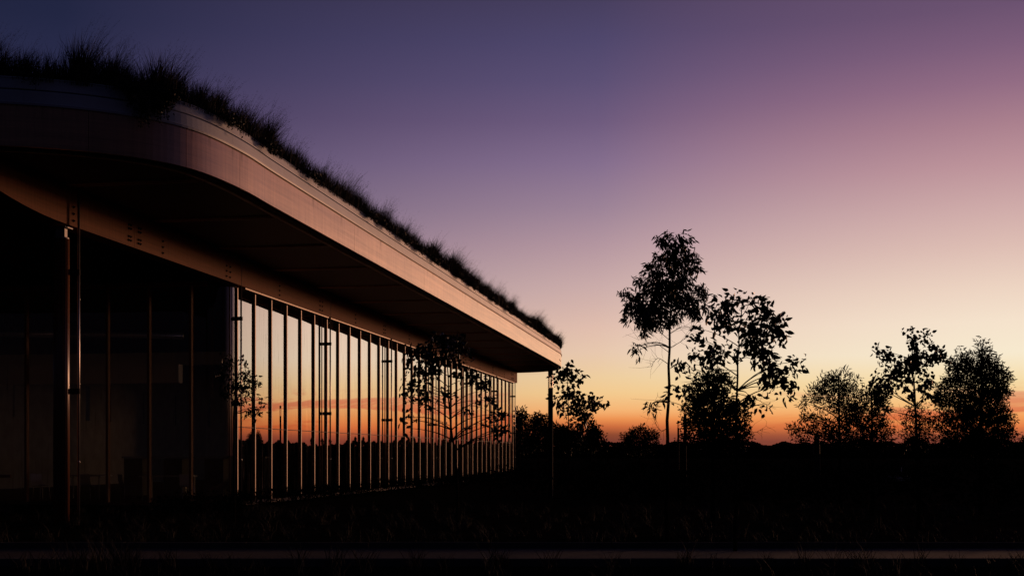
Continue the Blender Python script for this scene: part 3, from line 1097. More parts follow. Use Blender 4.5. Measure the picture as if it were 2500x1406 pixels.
def grass_strip(rng):
    b = MB()
    a_hi = arc_at_px(1368) + 2.5
    zt = Z_T + 0.46
    def put(q, n, h, fan, wind, w, spread, drop=0.0):
        ang = rng.uniform(0, 2 * math.pi, n)
        sp = rng.uniform(0, 1, n) ** 0.6
        base = np.stack([q[0] + rng.normal(0, spread, n), q[1] + rng.normal(0, spread, n), np.full(n, zt)], 1)
        V, Fs, P4 = blades(rng, base, h, np.cos(ang) * sp * fan + wind, np.sin(ang) * sp * fan, w)
        b.add(V, Fs)
        return P4
    a = 0.5
    while a < a_hi:                      # low filling sward
        P, nn = at_arc(a)
        far = 1.0 if P[1] < 45 else 1.6
        for row in range(7):
            q = P - nn * (0.20 + row * 0.24 + rng.uniform(-0.09, 0.09)) + rng.normal(0, 0.05, 2)
            n = 22
            k = 0.75 if row == 0 else 1.0
            put(q, n, k * rng.uniform(0.42, 0.88, n), 0.27, 0.07, rng.uniform(0.003, 0.007, n) * far, 0.07)
        a += rng.uniform(0.09, 0.14) * (1 if P[1] < 45 else 1.25)
    a = 0.3
    while a < a_hi:                      # separate tall tussocks of very unequal size
        P, nn = at_arc(a)
        far = 1.0 if P[1] < 45 else 1.5
        lush = 1.08 if P[1] < 27 else 1.0
        size = rng.choice([0.75, 0.92, 1.1, 1.25, 1.4], p=[0.24, 0.27, 0.25, 0.16, 0.08])
        if P[1] > 45:
            size = min(size, 1.42)
        size *= lush
        q = P - nn * (0.22 + rng.random() ** 1.4 * 1.3)
        n = int(210 * size)
        put(q, n, size * rng.uniform(0.35, 0.82, n), 0.42 * size, 0.13 * size, rng.uniform(0.004, 0.010, n) * far, 0.08 * size)
        ns = int(rng.integers(10, 40) * size)
        h = size * rng.uniform(0.68, 1.12, ns)
        P4 = put(q, ns, h, 0.24 * size, 0.36 * size, np.full(ns, 0.0026 * far), 0.06)
        V, Fs = seedheads(rng, P4, 8, 0.042)
        b.add(V, Fs)
        a += rng.uniform(0.08, 0.5) * (0.6 + 0.4 * size)
    return b
grng = np.random.default_rng(5)
o = grass_strip(grng).build('roof_grass', MT['grass'], kind='stuff')
o['label'] = 'tall wind-blown grasses growing thick along the roof edge'
o['category'] = 'grass'

# trailing plants over the capping
def trailing(aa, w, drop, n, label, seed, lsize=0.05):
    r = np.random.default_rng(seed)
    P, nn = at_arc(aa)
    root = np.array([P[0], P[1], Z_T + 0.535])
    t = thing('trailing_plant', label, 'plant', tuple(root), 'plants trailing over the roof capping')
    b, bs = MB(), MB()
    ns = max(3, int(w / 0.05))
    for k in range(ns):
        x = (k + 0.5) / ns * 2 - 1
        q0, n0 = at_arc(aa + x * w / 2)
        ln = drop * (1 - abs(x) ** 1.6) * r.uniform(0.45, 1.0) + 0.04
        m = 7
        zz = np.linspace(0, 1, m)
        side = r.normal(0, 0.05)
        pts = []
        for z_ in zz:
            off = -0.20 + 0.27 * min(1, z_ * 3.5) + 0.02 * z_ + r.uniform(0, 0.03)
            qq, n1 = at_arc(aa + x * w / 2 + side * z_)
            pts.append((qq[0] + n1[0] * off, qq[1] + n1[1] * off, Z_T + 0.56 + 0.05 * math.sin(z_ * 3.1) - ln * max(0, z_ - 0.15)))
        pts = np.array(pts)
        bs.tube(pts, 0.004, 4)
        nl = max(4, int(n / ns))
        tt = r.uniform(0.0, 1.0, nl)
        c = np.stack([np.interp(tt, zz, pts[:, i]) for i in range(3)], 1)
        c += r.normal(0, 0.035, (nl, 3)) + np.array([n0[0], n0[1], 0]) * r.uniform(0, 0.08, (nl, 1))
        d = r.normal(size=(nl, 3)) * 0.8 + [0, 0, -0.5]
        V, Q = leafmesh(r, c, d, np.full(nl, lsize) * r.uniform(0.7, 1.3, nl), 0.55)
        b.add(V, Q)
    b.build('foliage', MT['trail'], t, loc=root)
    bs.build('stems', MT['bark'], t, loc=root, kind='stuff')

def leafmesh(r, c, d, ln, wr, curl=0.12):
    """leaf blades: six points, folded on the midrib"""
    n = len(c)
    d = d / (np.linalg.norm(d, axis=1)[:, None] + 1e-9)
    s_ = np.cross(d, r.normal(size=(n, 3)))
    s_ /= np.linalg.norm(s_, axis=1)[:, None] + 1e-9
    up = np.cross(s_, d)
    l = ln[:, None]
    w = l * wr * 0.5
    V = np.stack([c,
                  c + d * l * 0.30 + s_ * w + up * w * 0.35,
                  c + d * l * 0.66 + s_ * w * 0.72 + up * w * 0.2,
                  c + d * l - up * l * curl,
                  c + d * l * 0.66 - s_ * w * 0.72 + up * w * 0.2,
                  c + d * l * 0.30 - s_ * w + up * w * 0.35], 1)
    k = np.arange(n)[:, None] * 6
    Q = np.concatenate([k + np.array([[0, 1, 2, 3]]), k + np.array([[0, 3, 4, 5]])])
    return V.reshape(-1, 3), Q

specs = [(66, 0.45, 0.30, 200, 'small tuft hanging over the capping at the far left of the roof edge'),
         (352, 1.15, 0.98, 3200, 'largest trailing plant, spilling over both capping steps where the fascia starts to curve'),
         (398, 0.50, 0.72, 900, 'trailing plant with ragged leaves just right of the largest one'),
         (548, 0.45, 0.34, 350, 'leafy trailing plant on the bend of the capping, above the second fascia joint'),
         (571, 0.30, 0.30, 160, 'thin trailing sprig right beside the plant on the bend'),
         (655, 0.55, 0.38, 320, 'first trailing plant on the straight capping after the bend'),
         (765, 0.6, 0.40, 260, 'second trailing plant on the straight capping after the bend')]
for i, (px, w, dr, n, lab) in enumerate(specs):
    trailing(arc_at_px(px), w, dr, n, lab, 100 + i)
rest = [(905, 0.7), (938, 0.9), (985, 1.1), (1022, 1.0), (1062, 1.2), (1120, 1.2), (1150, 1.0), (1205, 1.3), (1240, 1.2), (1290, 1.3), (1335, 1.3)]
ordn = ['third', 'fourth', 'fifth', 'sixth', 'seventh', 'eighth', 'ninth', 'tenth', 'eleventh', 'twelfth', 'last']
for i, (px, w) in enumerate(rest):
    trailing(arc_at_px(px), w, 0.36, 230, 'low trailing plant, %s along the straight capping counted from the bend' % ordn[i], 200 + i, 0.06)

# ------------------------------------------------------------------ trees
def tree(name, label, D, base_px, trunk, blobs, leaf, wr, mode, cov, tw, seed, n_obj=0, group=None, matl='leaf', depth=0.75, twig=14, bare=None, cat='tree', dens=3.4):
    r = np.random.default_rng(seed)
    root = W(base_px, HY, D)
    root[2] = 0.0
    t = thing(name, label, cat, tuple(root), group)
    sc = D / F
    TP = np.array([root] + [W(x, y, D) for x, y in trunk])
    b = MB()
    # smooth the trunk
    d_ = np.concatenate([[0], np.cumsum(np.linalg.norm(np.diff(TP, axis=0), axis=1))])
    tt = np.linspace(0, d_[-1], 18)
    TQ = np.stack([np.interp(tt, d_, TP[:, i]) for i in range(3)], 1)
    for _ in range(2):
        TQ[1:-1] = 0.25 * TQ[:-2] + 0.5 * TQ[1:-1] + 0.25 * TQ[2:]
    TQ[1:-1, :2] += r.normal(0, 0.006, (16, 2))
    rad = tw * sc * 0.5 * np.linspace(1.15, 0.22, 18) ** 0.9
    b.tube(TQ, rad, 9)
    b.build('trunk', MT['bark'], t, smooth=True, loc=root)
    bb, lf = MB(), MB()
    C, Dd, Ln = [], [], []
    xs = [q[0] for q in blobs]
    cw = (max(xs) - min(xs)) / 2 * sc + 0.3
    for q in blobs:
        x, y, rx, ry = q[:4]
        cv = (q[4] if len(q) > 4 else 1.0) * cov
        dd = r.uniform(-1, 1) * cw * depth * (1 if rx * sc < cw * 0.6 else 0.3)
        dist = D + dd
        c = W(x, y, dist)
        rr = np.array([rx, (rx + ry) / 2, ry]) * dist / F
        # bough from the trunk
        hz = math.hypot(c[0] - TQ[-1][0], c[1] - TQ[-1][1])
        zt_ = c[2] - (0.45 if mode != 'hang' else 0.25) * hz - rr[2] * 0.5
        k = int(np.clip(np.searchsorted(TQ[:, 2], zt_), 4, 16))
        p0 = TQ[k]
        hb = math.hypot(c[0] - p0[0], c[1] - p0[1])
        mid = (p0 + c) / 2 + np.array([r.normal(0, 0.08), r.normal(0, 0.08), hb * r.uniform(0.04, 0.26)])
        tb = np.linspace(0, 1, 8)[:, None]
        B = (1 - tb) ** 2 * p0 + 2 * tb * (1 - tb) * mid + tb ** 2 * c
        r0 = min(rad[k] * 0.7, 0.35 * tw * sc)
        bb.tube(B, np.linspace(r0, r0 * 0.22, 8), 5, cap=False)
        area = math.pi * rx * ry
        n = int(dens * cv * area / (0.62 * leaf * leaf * wr)) + 3
        na = max(2, n // {'hang': 9, 'broad': 6, 'fan': 5}[mode])
        v = r.normal(size=(na, 3))
        v /= np.linalg.norm(v, axis=1)[:, None]
        v *= (r.random((na, 1)) ** 0.42)
        att = c + v * rr
        pick = r.permutation(na)[:twig]
        for a_ in att[pick]:
            m_ = (c + a_) / 2 + np.array([0, 0, 0.12]) * np.linalg.norm(a_ - c)
            bb.tube([c, m_, a_], [r0 * 0.22 + 0.001, r0 * 0.16, 0.0012], 3, cap=False)
        idx = r.integers(0, na, n)
        sp = leaf * sc * {'hang': 0.30, 'broad': 0.5, 'fan': 0.5}[mode]
        cc_ = att[idx] + np.clip(r.normal(0, sp, (n, 3)), -2 * sp, 2 * sp)
        out = v[idx]
        if mode == 'hang':
            d = out * 0.55 + r.normal(0, 0.42, (n, 3)) + [0, 0, -0.75]
        elif mode == 'broad':
            d = out * 0.5 + r.normal(0, 0.6, (n, 3)) + [0, 0, -0.45]
        else:
            d = out * 0.8 + r.normal(0, 0.55, (n, 3)) + [0, 0, 0.05]
        C.append(cc_)
        Dd.append(d)
        Ln.append(leaf * dist / F * r.uniform(0.55, 1.25, n))
    for bt in (bare or []):
        pts = np.array([W(x, y, D + z_) for x, y, z_ in bt])
        dl = np.linspace(0, 1, len(pts))
        tq = np.linspace(0, 1, 9)
        P9 = np.stack([np.interp(tq, dl, pts[:, i]) for i in range(3)], 1)
        for _ in range(2):
            P9[1:-1] = 0.25 * P9[:-2] + 0.5 * P9[1:-1] + 0.25 * P9[2:]
        bb.tube(P9, np.linspace(0.006, 0.0018, 9), 4, cap=False)
        for k in range(2, 9):
            for _ in range(2):
                e = P9[k] + r.normal(0, 1, 3) * [0.14, 0.10, 0.13] + (P9[-1] - P9[0]) * 0.12
                bb.tube([P9[k], (P9[k] + e) / 2 + r.normal(0, 0.015, 3), e], [0.0025, 0.0018, 0.001], 3, cap=False)
    bo = bb.build('boughs', MT['bark'], t, loc=root, kind='stuff')
    C, Dd, Ln = np.concatenate(C), np.concatenate(Dd), np.concatenate(Ln)
    perm = r.permutation(len(C))
    cut = perm[:n_obj]
    rest_ = perm[n_obj:]
    if len(rest_):
        V, Q = leafmesh(r, C[rest_], Dd[rest_], Ln[rest_], wr)
        o = lf_build(V, Q, 'crown', t, root, matl)
    if n_obj:
        b1 = MB()
        V, Q = leafmesh(np.random.default_rng(1), np.zeros((1, 3)), np.array([[0, 1.0, 0]]), np.ones(1), wr)
        b1.add(V, Q)
        first = True
        for i in cut:
            dv = Vector(Dd[i]).normalized()
            m = dv.to_track_quat('Y', 'Z').to_matrix().to_4x4() @ Matrix.Rotation(r.uniform(0, 6.28), 4, 'Y')
            if first:
                lo = b1.build('leaf', MT[matl], t)
                first = False
            else:
                lo = bpy.data.objects.new('leaf', lo.data)
                COL.objects.link(lo)
                lo.parent = t
            s_ = float(Ln[i])
            lo.matrix_local = Matrix.Translation(Vector(C[i] - root)) @ m @ Matrix.Diagonal((s_, s_, s_, 1))
    return t
def lf_build(V, Q, name, t, root, matl):
    b = MB()
    b.add(V, Q)
    return b.build(name, MT[matl], t, loc=root, kind='stuff')

# tall slender gum
tree('gum_tree', 'tallest slender gum with drooping narrow leaves and a long bare trunk', 20, 1628,
     [(1630, 1000), (1634, 880), (1636, 770), (1641, 700), (1645, 640), (1650, 585)],
     [(1645, 582, 38, 22, .8), (1612, 588, 20, 16, .7), (1672, 598, 22, 20, .8), (1640, 620, 40, 22), (1690, 625, 14, 16), (1660, 645, 38, 24), (1615, 650, 34, 22), (1590, 665, 24, 18, .7), (1690, 655, 16, 22, .7), (1570, 690, 30, 18, .8),
      (1640, 690, 55, 26, 1.4), (1600, 715, 45, 24, 1.3), (1535, 722, 24, 18, .9), (1555, 745, 30, 20), (1600, 745, 45, 24, 1.4), (1665, 730, 45, 26, 1.4), (1712, 700, 22, 14, .8), (1718, 725, 18, 14, .7), (1690, 755, 34, 18, 1.1),
      (1545, 775, 22, 16), (1580, 785, 30, 18, 1.1), (1610, 780, 30, 18), (1650, 772, 25, 14, .8), (1575, 808, 14, 10, .8), (1585, 770, 30, 18), (1720, 752, 16, 10, .8),
      (1552, 858, 10, 14, .8), (1588, 993, 12, 14, .8), (1560, 845, 6, 5, .6)],
     15.5, 0.26, 'hang', 0.98, 10, 21, n_obj=300, twig=14, dens=3.9,
     bare=[[(1633, 860, 0), (1600, 835, .1), (1560, 845, .2)], [(1634, 830, 0), (1600, 800, -.1), (1575, 812, -.1)], [(1633, 890, 0), (1605, 870, .1), (1590, 895, .1)], [(1634, 815, 0), (1665, 795, .1), (1690, 800, .1)],
           [(1635, 800, 0), (1600, 790, .2), (1560, 830, .3)], [(1630, 1045, 0), (1610, 1055, 0), (1592, 1010, .1)], [(1634, 850, 0), (1670, 830, -.1), (1700, 790, -.1)], [(1630, 980, 0), (1605, 975, 0), (1590, 990, 0)]])
# broad-leaved gum right of it
tree('gum_tree', 'broad-leaved gum with a wide open crown right of the tallest gum', 19, 1795,
     [(1798, 1000), (1800, 920), (1803, 830), (1806, 770), (1812, 740)],
     [(1820, 735, 42, 18, .7), (1860, 748, 24, 14, .6), (1765, 752, 38, 20, .8), (1735, 765, 20, 14, .7), (1880, 775, 34, 22, .9), (1905, 780, 14, 20, .8), (1765, 790, 40, 18, 1.1), (1840, 790, 40, 28, 1), (1890, 808, 30, 20, 1), (1695, 800, 18, 12, .5),
      (1685, 825, 14, 10, .5), (1700, 862, 16, 16, .8), (1750, 865, 40, 16, 1.0), (1735, 845, 24, 10, .6), (1850, 840, 34, 26, 1.1), (1860, 870, 28, 20, 1), (1895, 815, 22, 14, .7), (1875, 905, 34, 20, .9), (1930, 898, 24, 16, .9), (1952, 885, 12, 12, .8), (1915, 925, 30, 22, 1.1),
      (1885, 945, 24, 14, .7), (1925, 945, 14, 18, .7), (1660, 888, 16, 12, .9), (1672, 905, 10, 10, .8), (1700, 890, 10, 8, .6), (1650, 948, 22, 9, 1), (1672, 962, 8, 8, .6), (1624, 976, 7, 7, .8), (1826, 965, 18, 12, .8), (1842, 980, 10, 8, .6), (1868, 992, 8, 8, .6), (1880, 985, 6, 8, .5),
      (1712, 832, 8, 8, .5), (1722, 900, 10, 12, .7), (1838, 880, 6, 12, .5), (1800, 850, 20, 16, .6)],
     17.5, 0.52, 'broad', 0.85, 9, 22, n_obj=300, twig=8, depth=0.5, dens=4.6,
     bare=[[(1800, 905, 0), (1740, 900, .1), (1690, 935, .2)], [(1799, 960, 0), (1850, 975, -.2), (1875, 990, -.2)], [(1796, 1030, 0), (1840, 1060, 0), (1870, 1040, 0)]])
tree('gum_tree', 'dense round-headed tree behind the trunk of the broad-leaved gum', 26, 1740,
     [(1742, 1060), (1742, 990), (1742, 920)],
     [(1735, 925, 45, 22, .9), (1765, 935, 34, 22, .9), (1720, 955, 50, 28, 1.3), (1700, 990, 34, 26, 1.1), (1745, 985, 55, 36, 1.5), (1790, 1000, 38, 28, 1.0), (1810, 1020, 26, 22, .7), (1700, 1030, 40, 30, 1.2), (1745, 1040, 50, 36, 1.5),
      (1790, 1050, 46, 28, 1.1), (1725, 1075, 55, 28, 1.4), (1780, 1080, 50, 24, 1.3), (1752, 892, 14, 16, .35), (1670, 1070, 16, 16, .8), (1818, 1065, 16, 22, .6)],
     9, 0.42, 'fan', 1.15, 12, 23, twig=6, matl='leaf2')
tree('gum_tree', 'low rounded bush on the horizon left of the tallest gum', 45, 1562,
     [(1562, 1095), (1562, 1060)],
     [(1562, 1050, 26, 12, .8), (1540, 1066, 24, 14, .9), (1588, 1064, 22, 14, .9), (1562, 1075, 46, 22, 1.3), (1560, 1095, 46, 16, 1.3), (1566, 1040, 10, 6, .5)],
     6, 0.4, 'fan', 1.1, 6, 24, twig=5, matl='leaf2', cat='bush')
tree('gum_tree', 'fine-leaved tree with an airy spreading crown, leftmost of the right-hand cluster', 32, 2052,
     [(2050, 1060), (2048, 990), (2048, 930)],
     [(2045, 920, 34, 14, .8), (2012, 930, 16, 12, .6), (2085, 928, 14, 14, .6), (2000, 955, 26, 16, .8), (2040, 950, 40, 20, 1.0), (2075, 960, 26, 20, 1.0), (1985, 968, 16, 12, .8), (1964, 985, 14, 10, .9), (2025, 985, 34, 18, .7), (2065, 1000, 34, 24, .9),
      (1990, 1020, 30, 12, .8), (1962, 1018, 14, 10, .6), (2020, 1040, 36, 20, .8), (2075, 1035, 30, 26, 1.0), (1942, 1048, 18, 12, .8), (1970, 1055, 26, 16, .7), (2030, 1065, 44, 18, 1.0), (2090, 1000, 22, 30, .8), (1958, 1075, 22, 10, .6), (2080, 1078, 30, 20, 1.0)],
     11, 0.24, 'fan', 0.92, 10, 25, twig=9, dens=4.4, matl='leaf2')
tree('gum_tree', 'dark bushy tree between the airy tree and the open broad-leaved one', 30, 2130,
     [(2130, 1060), (2128, 1000), (2125, 960)],
     [(2120, 955, 26, 16, .7), (2145, 965, 22, 22, 1.2), (2115, 985, 26, 24, 1.0), (2150, 995, 24, 26, 1.1), (2120, 1025, 36, 26, 1.2), (2155, 1040, 26, 22, .8), (2110, 1060, 44, 22, 1.1), (2155, 1065, 28, 18, .8), (2130, 1085, 50, 18, 1.2)],
     10, 0.3, 'fan', 1.0, 10, 26, twig=7, matl='leaf2')
tree('gum_tree', 'open broad-leaved gum with bare lower boughs in the middle of the right-hand cluster', 24, 2242,
     [(2238, 1060), (2234, 985), (2230, 920), (2227, 860), (2228, 825)],
     [(2222, 815, 22, 10, .6), (2258, 815, 10, 10, .6), (2242, 835, 28, 14, .7), (2200, 810, 8, 6, .4), (2150, 856, 16, 9, .8), (2168, 868, 20, 12, .7), (2140, 870, 12, 8, .7), (2180, 890, 26, 12, .8), (2215, 878, 30, 14, .9), (2245, 870, 28, 14, .9), (2285, 850, 18, 12, .8), (2280, 870, 26, 14, 1),
      (2315, 885, 12, 10, .8), (2235, 900, 36, 16, 1), (2195, 915, 28, 14, .8), (2160, 905, 20, 10, .7), (2158, 930, 22, 16, .9), (2145, 948, 18, 22, 1.2), (2175, 950, 14, 12, 1.0), (2205, 930, 20, 12, .7), (2250, 930, 18, 12, .7), (2278, 935, 16, 14, .8), (2262, 958, 14, 14, .8), (2222, 955, 14, 14, .5),
      (2285, 960, 14, 12, .9), (2165, 1003, 6, 6, .6), (2210, 970, 8, 6, .5)],
     13, 0.66, 'broad', 0.85, 9, 27, n_obj=300, twig=7, depth=0.5, dens=4.6,
     bare=[[(2236, 1060, 0), (2200, 1035, .1), (2165, 1005, .2)], [(2236, 1075, 0), (2190, 1060, .1), (2180, 1030, .1)], [(2234, 990, 0), (2200, 1005, 0), (2170, 1000, 0)]])
tree('gum_tree', 'short fine-leaved sapling under the open broad-leaved gum', 34, 2246,
     [(2245, 1070), (2243, 1010)],
     [(2240, 998, 26, 14, .7), (2218, 1018, 20, 14, .6), (2260, 1020, 26, 16, .7), (2235, 1035, 34, 16, .8), (2275, 1045, 24, 18, .8), (2240, 1062, 44, 20, 1.0), (2245, 1085, 50, 16, 1.1)],
     9, 0.26, 'fan', 0.9, 7, 28, twig=7, matl='leaf2')
tree('gum_tree', 'biggest, densest tree standing at the right end of the row', 30, 2395,
     [(2395, 1040), (2395, 960), (2398, 890), (2398, 845)],
     [(2395, 838, 12, 10, .5), (2405, 850, 16, 12, .6), (2345, 862, 16, 10, .5), (2395, 872, 34, 16, .9), (2350, 885, 32, 16, .9), (2428, 885, 18, 10, .7), (2330, 905, 20, 12, .7), (2385, 905, 60, 24, 1.4), (2435, 915, 28, 20, 1.0), (2455, 925, 14, 16, .7), (2345, 935, 42, 22, 1.3),
      (2410, 945, 50, 26, 1.5), (2445, 960, 20, 24, 1.0), (2300, 950, 16, 20, .7), (2320, 970, 34, 22, 1.2), (2385, 985, 60, 30, 1.6), (2300, 985, 22, 20, .9), (2345, 1020, 40, 26, 1.4), (2400, 1025, 50, 30, 1.6), (2440, 1005, 22, 26, 1.1), (2460, 1020, 16, 16, .7), (2455, 1050, 26, 20, .9), (2475, 1045, 10, 14, .6),
      (2350, 1065, 54, 24, 1.4), (2420, 1070, 54, 24, 1.5), (2300, 1030, 20, 20, .7), (2395, 1095, 80, 18, 1.4)],
     10, 0.27, 'fan', 1.05, 12, 29, dens=4.2, twig=5, matl='leaf2')
tree('gum_tree', 'small bushy tree cut off by the right edge of the view', 40, 2500,
     [(2500, 1100), (2500, 1080)],
     [(2500, 1085, 14, 18, 1.4), (2504, 1105, 16, 16, 1.4), (2520, 1075, 18, 22, 1.4)],
     7, 0.35, 'fan', 1.2, 7, 30, twig=5, matl='leaf2')
tree('gum_tree', 'slim broad-leaved gum behind the lamp column at the far end of the roof', 46, 1387,
     [(1388, 1050), (1387, 980), (1385, 930), (1384, 900)],
     [(1382, 895, 11, 9, .7), (1400, 905, 8, 8, .5), (1366, 922, 15, 13, 1.1), (1390, 918, 20, 12, 1), (1418, 920, 9, 8, .8), (1362, 938, 9, 7, .8), (1385, 945, 14, 8, .5), (1390, 962, 26, 12, 1), (1362, 975, 14, 14, .8), (1418, 975, 22, 12, .9), (1440, 985, 18, 10, .9), (1462, 983, 14, 8, .8), (1478, 986, 6, 5, .9),
      (1400, 990, 22, 14, 1), (1370, 1003, 12, 8, .7), (1420, 1005, 22, 12, .9), (1440, 1002, 12, 9, .8), (1410, 1025, 16, 10, .8), (1434, 1022, 12, 10, .9), (1425, 1045, 8, 8, .5)],
     14, 0.55, 'broad', 1.0, 4, 31, n_obj=0, twig=7, depth=0.5, dens=4.6)
for k, (bx, D_, bl, lab) in enumerate((
        (1268, 118, [(1268, 1018, 12, 14, .9), (1276, 1035, 12, 14, 1), (1268, 1055, 18, 18, 1.4), (1270, 1085, 26, 22, 1.5)], 'narrow dark tree just right of the last pipe of the glass wall'),
        (1315, 112, [(1315, 1027, 16, 10, .9), (1305, 1045, 18, 16, 1.3), (1330, 1048, 14, 14, 1.2), (1318, 1080, 34, 26, 1.6)], 'rounded dark tree between the glass wall and the lamp column'),
        (1378, 108, [(1360, 1062, 26, 18, 1.3), (1392, 1062, 26, 16, 1.1), (1378, 1085, 46, 22, 1.6)], 'low dark bush below the slim gum behind the lamp column'),
        (1442, 114, [(1445, 1046, 12, 7, .9), (1440, 1065, 22, 14, 1.4), (1456, 1068, 16, 14, 1.3), (1442, 1090, 32, 18, 1.6)], 'small rounded bush alone on the horizon right of the slim gum'))):
    tree('gum_tree', lab, D_, bx, [(bx, 1090), (bx, 1060)], [(q[0], q[1] - 6, q[2] * 1.15, q[3] * 1.1, 1.4) for q in bl], 8, 0.42, 'fan', 1.2, 6, 40 + k, twig=4, dens=4.6, matl='leaf2', cat='tree')
tree('gum_tree', 'young broad-leaved gum in front of the middle of the glass wall', 26, 1116,
     [(1114, 1100), (1100, 1050), (1097, 985), (1096, 930), (1090, 880), (1088, 840)],
     [(1078, 826, 42, 14, .7), (1112, 838, 42, 18, .9), (1045, 850, 26, 14, .9), (1018, 858, 26, 12, 1), (1003, 870, 12, 10, .9), (1060, 868, 28, 18, 1.1), (1096, 860, 40, 16, 1), (1128, 880, 26, 12, .9), (1018, 884, 26, 12, 1), (1050, 900, 28, 20, 1.2), (1014, 918, 26, 13, 1.1), (999, 934, 12, 12, .9),
      (1022, 944, 20, 10, 1), (1037, 955, 10, 10, .8), (988, 968, 14, 6, 1), (993, 982, 6, 8, .7), (1038, 976, 16, 10, 1.1), (1053, 996, 6, 6, .9), (984, 1023, 6, 7, 1), (1008, 1018, 6, 5, .8), (992, 1045, 4, 6, .8), (1110, 918, 7, 7, .9), (1081, 951, 10, 6, .8), (1100, 958, 9, 8, .8), (1140, 908, 20, 12, .9),
      (1160, 922, 22, 16, 1.1), (1178, 935, 10, 16, 1), (1184, 955, 10, 12, .8), (1170, 978, 10, 7, .7), (1199, 973, 13, 11, 1), (1145, 1002, 12, 5, .9), (1206, 1012, 13, 10, 1), (1227, 1015, 8, 14, 1), (1185, 1031, 7, 6, .8), (1212, 1035, 8, 7, .8), (1231, 1040, 12, 9, 1.1), (1216, 1060, 6, 7, .8), (1240, 1052, 4, 8, .8)],
     15, 0.5, 'broad', 0.8, 7, 50, n_obj=300, twig=7, depth=0.45, dens=4.3,
     bare=[[(1108, 1075, 0), (1140, 1050, .1), (1180, 1032, .2)], [(1100, 1040, 0), (1060, 1020, .1), (1010, 1018, .1)], [(1099, 1010, 0), (1150, 985, .2), (1200, 1005, .2)], [(1098, 985, 0), (1050, 960, 0), (1010, 955, 0)]])
tree('gum_tree', 'small leafy gum in front of the rounded glass corner', 27, 572,
     [(570, 1060), (572, 980), (580, 900)],
     [(594, 878, 8, 9, .8), (557, 880, 16, 14, .6), (600, 914, 16, 12, 1), (575, 935, 18, 18, 1), (612, 930, 14, 11, 1), (628, 933, 9, 9, .8), (548, 915, 18, 24, .8), (607, 958, 18, 12, 1), (590, 975, 14, 9, .9), (555, 960, 20, 20, .8), (621, 1005, 14, 10, 1), (640, 976, 7, 8, .9), (641, 1000, 5, 7, .8), (605, 1010, 13, 8, .9)],
     11, 0.4, 'broad', 0.95, 6, 51, n_obj=250, twig=6, depth=0.5)
# a far tree that stands beyond the right-hand cluster
for k, (px, D_, lab) in enumerate(((2382, 136, 'far dark tree beyond the densest tree, nearly hidden by it'),)):
    hh = 55
    tree('gum_tree', lab, D_, px, [(px, 1100), (px, 1075)], [(px, 1070, 26, 18, 1.2), (px - 18, 1085, 22, 20, 1.3), (px + 20, 1085, 24, 20, 1.3), (px, 1055, 14, 10, .8)], 4.5, 0.5, 'fan', 1.1, 5, 60 + k, twig=3, matl='leaf2')

# ------------------------------------------------------------------ lamp columns
def lamp_column(px, D, label):
    q = W(px, HY, D)
    loc = (q[0], q[1], 0)
    t = thing('lamp_column', label, 'street lamp', loc, 'column lamps on the lawn')
    r = 0.087
    b = MB()
    b.tube([(0, 0, 0), (0, 0, 3.87)], r, 20)
    b.build('pole', MT['dark'], t)
    b = MB()
    b.tube([(0, 0, 3.872), (0, 0, 4.328)], r * 0.98, 20, cap=False)
    b.build('lantern_glass', MT['lantern'], t, smooth=True)
    for k in range(3):
        a = 2.1 * k + 0.6
        b = MB()
        b.tube([(r * 0.5 * math.cos(a), r * 0.5 * math.sin(a), 3.87), (r * 0.5 * math.cos(a), r * 0.5 * math.sin(a), 4.33)], 0.006, 6)
        b.build('lantern_rod', MT['bronze'], t)
    b = MB()
    b.tube([(0, 0, 4.33), (0, 0, 4.50)], r, 20)
    b.build('cap', MT['dark'], t)
lamp_column(1344, 43.5, 'nearest lamp column with a clear lantern, seen against the far corner of the roof')
lamp_column(1672.5, 70.9, 'taller-looking lamp column against the left edge of the round-headed tree')
lamp_column(1656, 108, 'smallest lamp column, just left of the one by the round-headed tree')
# weathered pale marker post behind the airy tree
q = W(1994, HY, 60)
t = thing('marker_pillar', 'weathered pale pillar standing behind the airy fine-leaved tree', 'pillar', (q[0], q[1], 0))
b = MB(); b.tube([(0, 0, 0), (0, 0, 1.55)], [0.20, 0.17], 14); b.build('shaft', MT['totem'], t)
b = MB(); b.tube([(0, 0, 1.55), (0, 0, 1.95), (0, 0, 2.45), (0, 0, 2.6)], [0.16, 0.15, 0.12, 0.02], 14); b.build('head', MT['dark'], t)
# low pale stones and stake on the lawn
for k, (px, w, lab) in enumerate(((2188, 0.5, 'widest low pale rock on the dark lawn, under the open gum'), (2168, 0.28, 'small pale rock just left of the widest rock'), (2214, 0.3, 'small pale rock just right of the widest rock'))):
    q = W(px, HY, 72)
    b = MB()
    r_ = np.random.default_rng(70 + k)
    P = []
    for z, rr in ((0, 1), (0.4, 1.02), (0.75, 0.75), (1, 0.3)):
        for a in np.arange(9) * 2 * math.pi / 9:
            f = rr * w * r_.uniform(0.85, 1.15)
            P.append((f * math.cos(a), f * 0.7 * math.sin(a), z * 0.26 * r_.uniform(0.9, 1.1) * (z > 0)))
    i = np.arange(3)[:, None] * 9
    j = np.arange(9)[None, :]
    b.add(P, [np.stack([i + j, i + (j + 1) % 9, i + 9 + (j + 1) % 9, i + 9 + j], -1).reshape(-1, 4), np.arange(27, 36)[None, :]])
    o = b.build('rock', MT['stone'])
    o.location = (q[0], q[1], 0)
    o['label'], o['category'], o['group'] = lab, 'rock', 'pale rocks on the lawn'
q = W(2201, HY, 71.3)
b = MB(); b.tube([(0, 0, 0), (0, 0, 0.75)], 0.025, 6); b.tube([(0, 0, 0.75), (0, 0, 0.80)], 0.04, 6)
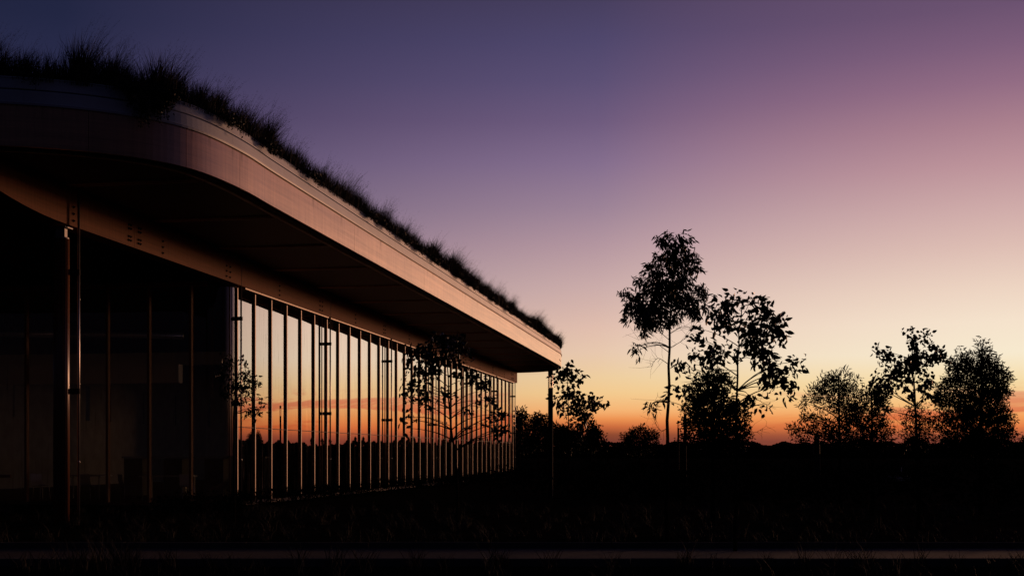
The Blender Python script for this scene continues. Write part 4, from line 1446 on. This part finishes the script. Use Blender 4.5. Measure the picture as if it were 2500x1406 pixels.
o = b.build('marker_stake', MT['white']); o.location = (q[0], q[1], 0)
o['label'], o['category'] = 'thin pale stake upright among the low pale rocks', 'stake'

# ------------------------------------------------------------------ ground planting
r = np.random.default_rng(9)
b = MB()
for (x0, x1, y0, y1, nC, hh) in ((-9, 9, 15.2, 16.4, 70, 0.42), (-9, 9, 12.0, 15.0, 90, 0.3), (-10, 10, 20.2, 23.0, 180, 0.3), (-14, 14, 24, 34, 420, 0.30)):
    for _ in range(nC):
        cx_, cy_ = r.uniform(x0, x1), r.uniform(y0, y1)
        nb = 34
        ang = r.uniform(0, 6.283, nb)
        f = r.uniform(0.5, 1.3)
        base = np.stack([cx_ + r.normal(0, 0.05, nb), cy_ + r.normal(0, 0.05, nb), np.zeros(nb)], 1)
        V, Fs, _ = blades(r, base, hh * f * r.uniform(0.5, 1.1, nb), np.cos(ang) * 0.2 * f, np.sin(ang) * 0.2 * f, r.uniform(0.003, 0.006, nb))
        b.add(V, Fs)
o = b.build('lawn_tussocks', MT['grass'], kind='stuff')
o['label'] = 'dark tussocks of grass on the lawn in front of and behind the path'
o['category'] = 'grass'
b = MB()
for k in range(420):
    s_ = r.uniform(S_GL0 - 8, S_GL1)
    a_ = r.uniform(12.6, 13.8)
    c = PL(a_, s_, 0)
    n = 34
    cc2 = c + r.normal(0, 1, (n, 3)) * [0.16, 0.16, 0.07] + [0, 0, r.uniform(0.05, 0.42)]
    cc2[:, 2] = np.abs(cc2[:, 2])
    V, Q = leafmesh(r, cc2, r.normal(size=(n, 3)) + [0, 0, 0.6], r.uniform(0.05, 0.11, n), 0.45)
    b.add(V, Q)
o = b.build('ground_cover', MT['heath'], kind='stuff')
o['label'] = 'low leafy ground cover along the foot of the glass wall'
o['category'] = 'plants'

b = MB()
n = 42000
dd = 38 * np.exp(r.random(n) * 2.1)
aa = r.uniform(R(-2), R(45), n)
k_ = r.integers(0, 700, n)
hx, hy, hr = r.uniform(R(-2), R(45), 700), 38 * np.exp(r.random(700) * 2.1), r.uniform(0.5, 1.3, 700)
v = r.normal(size=(n, 3))
v /= np.linalg.norm(v, axis=1)[:, None]
c = np.stack([np.sin(hx[k_]) * hy[k_], np.cos(hx[k_]) * hy[k_], np.zeros(n)], 1) + v * hr[k_][:, None] * [1.3, 1.3, 0.85]
c[:, 2] = np.abs(c[:, 2])
V, Q = leafmesh(r, c, r.normal(size=(n, 3)) + v, 0.16 * r.uniform(0.6, 1.5, n), 0.5)
b.add(V, Q)
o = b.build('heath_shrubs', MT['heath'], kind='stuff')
o['label'] = 'low dark heath spreading over the open land below the trees'
o['category'] = 'shrubs'
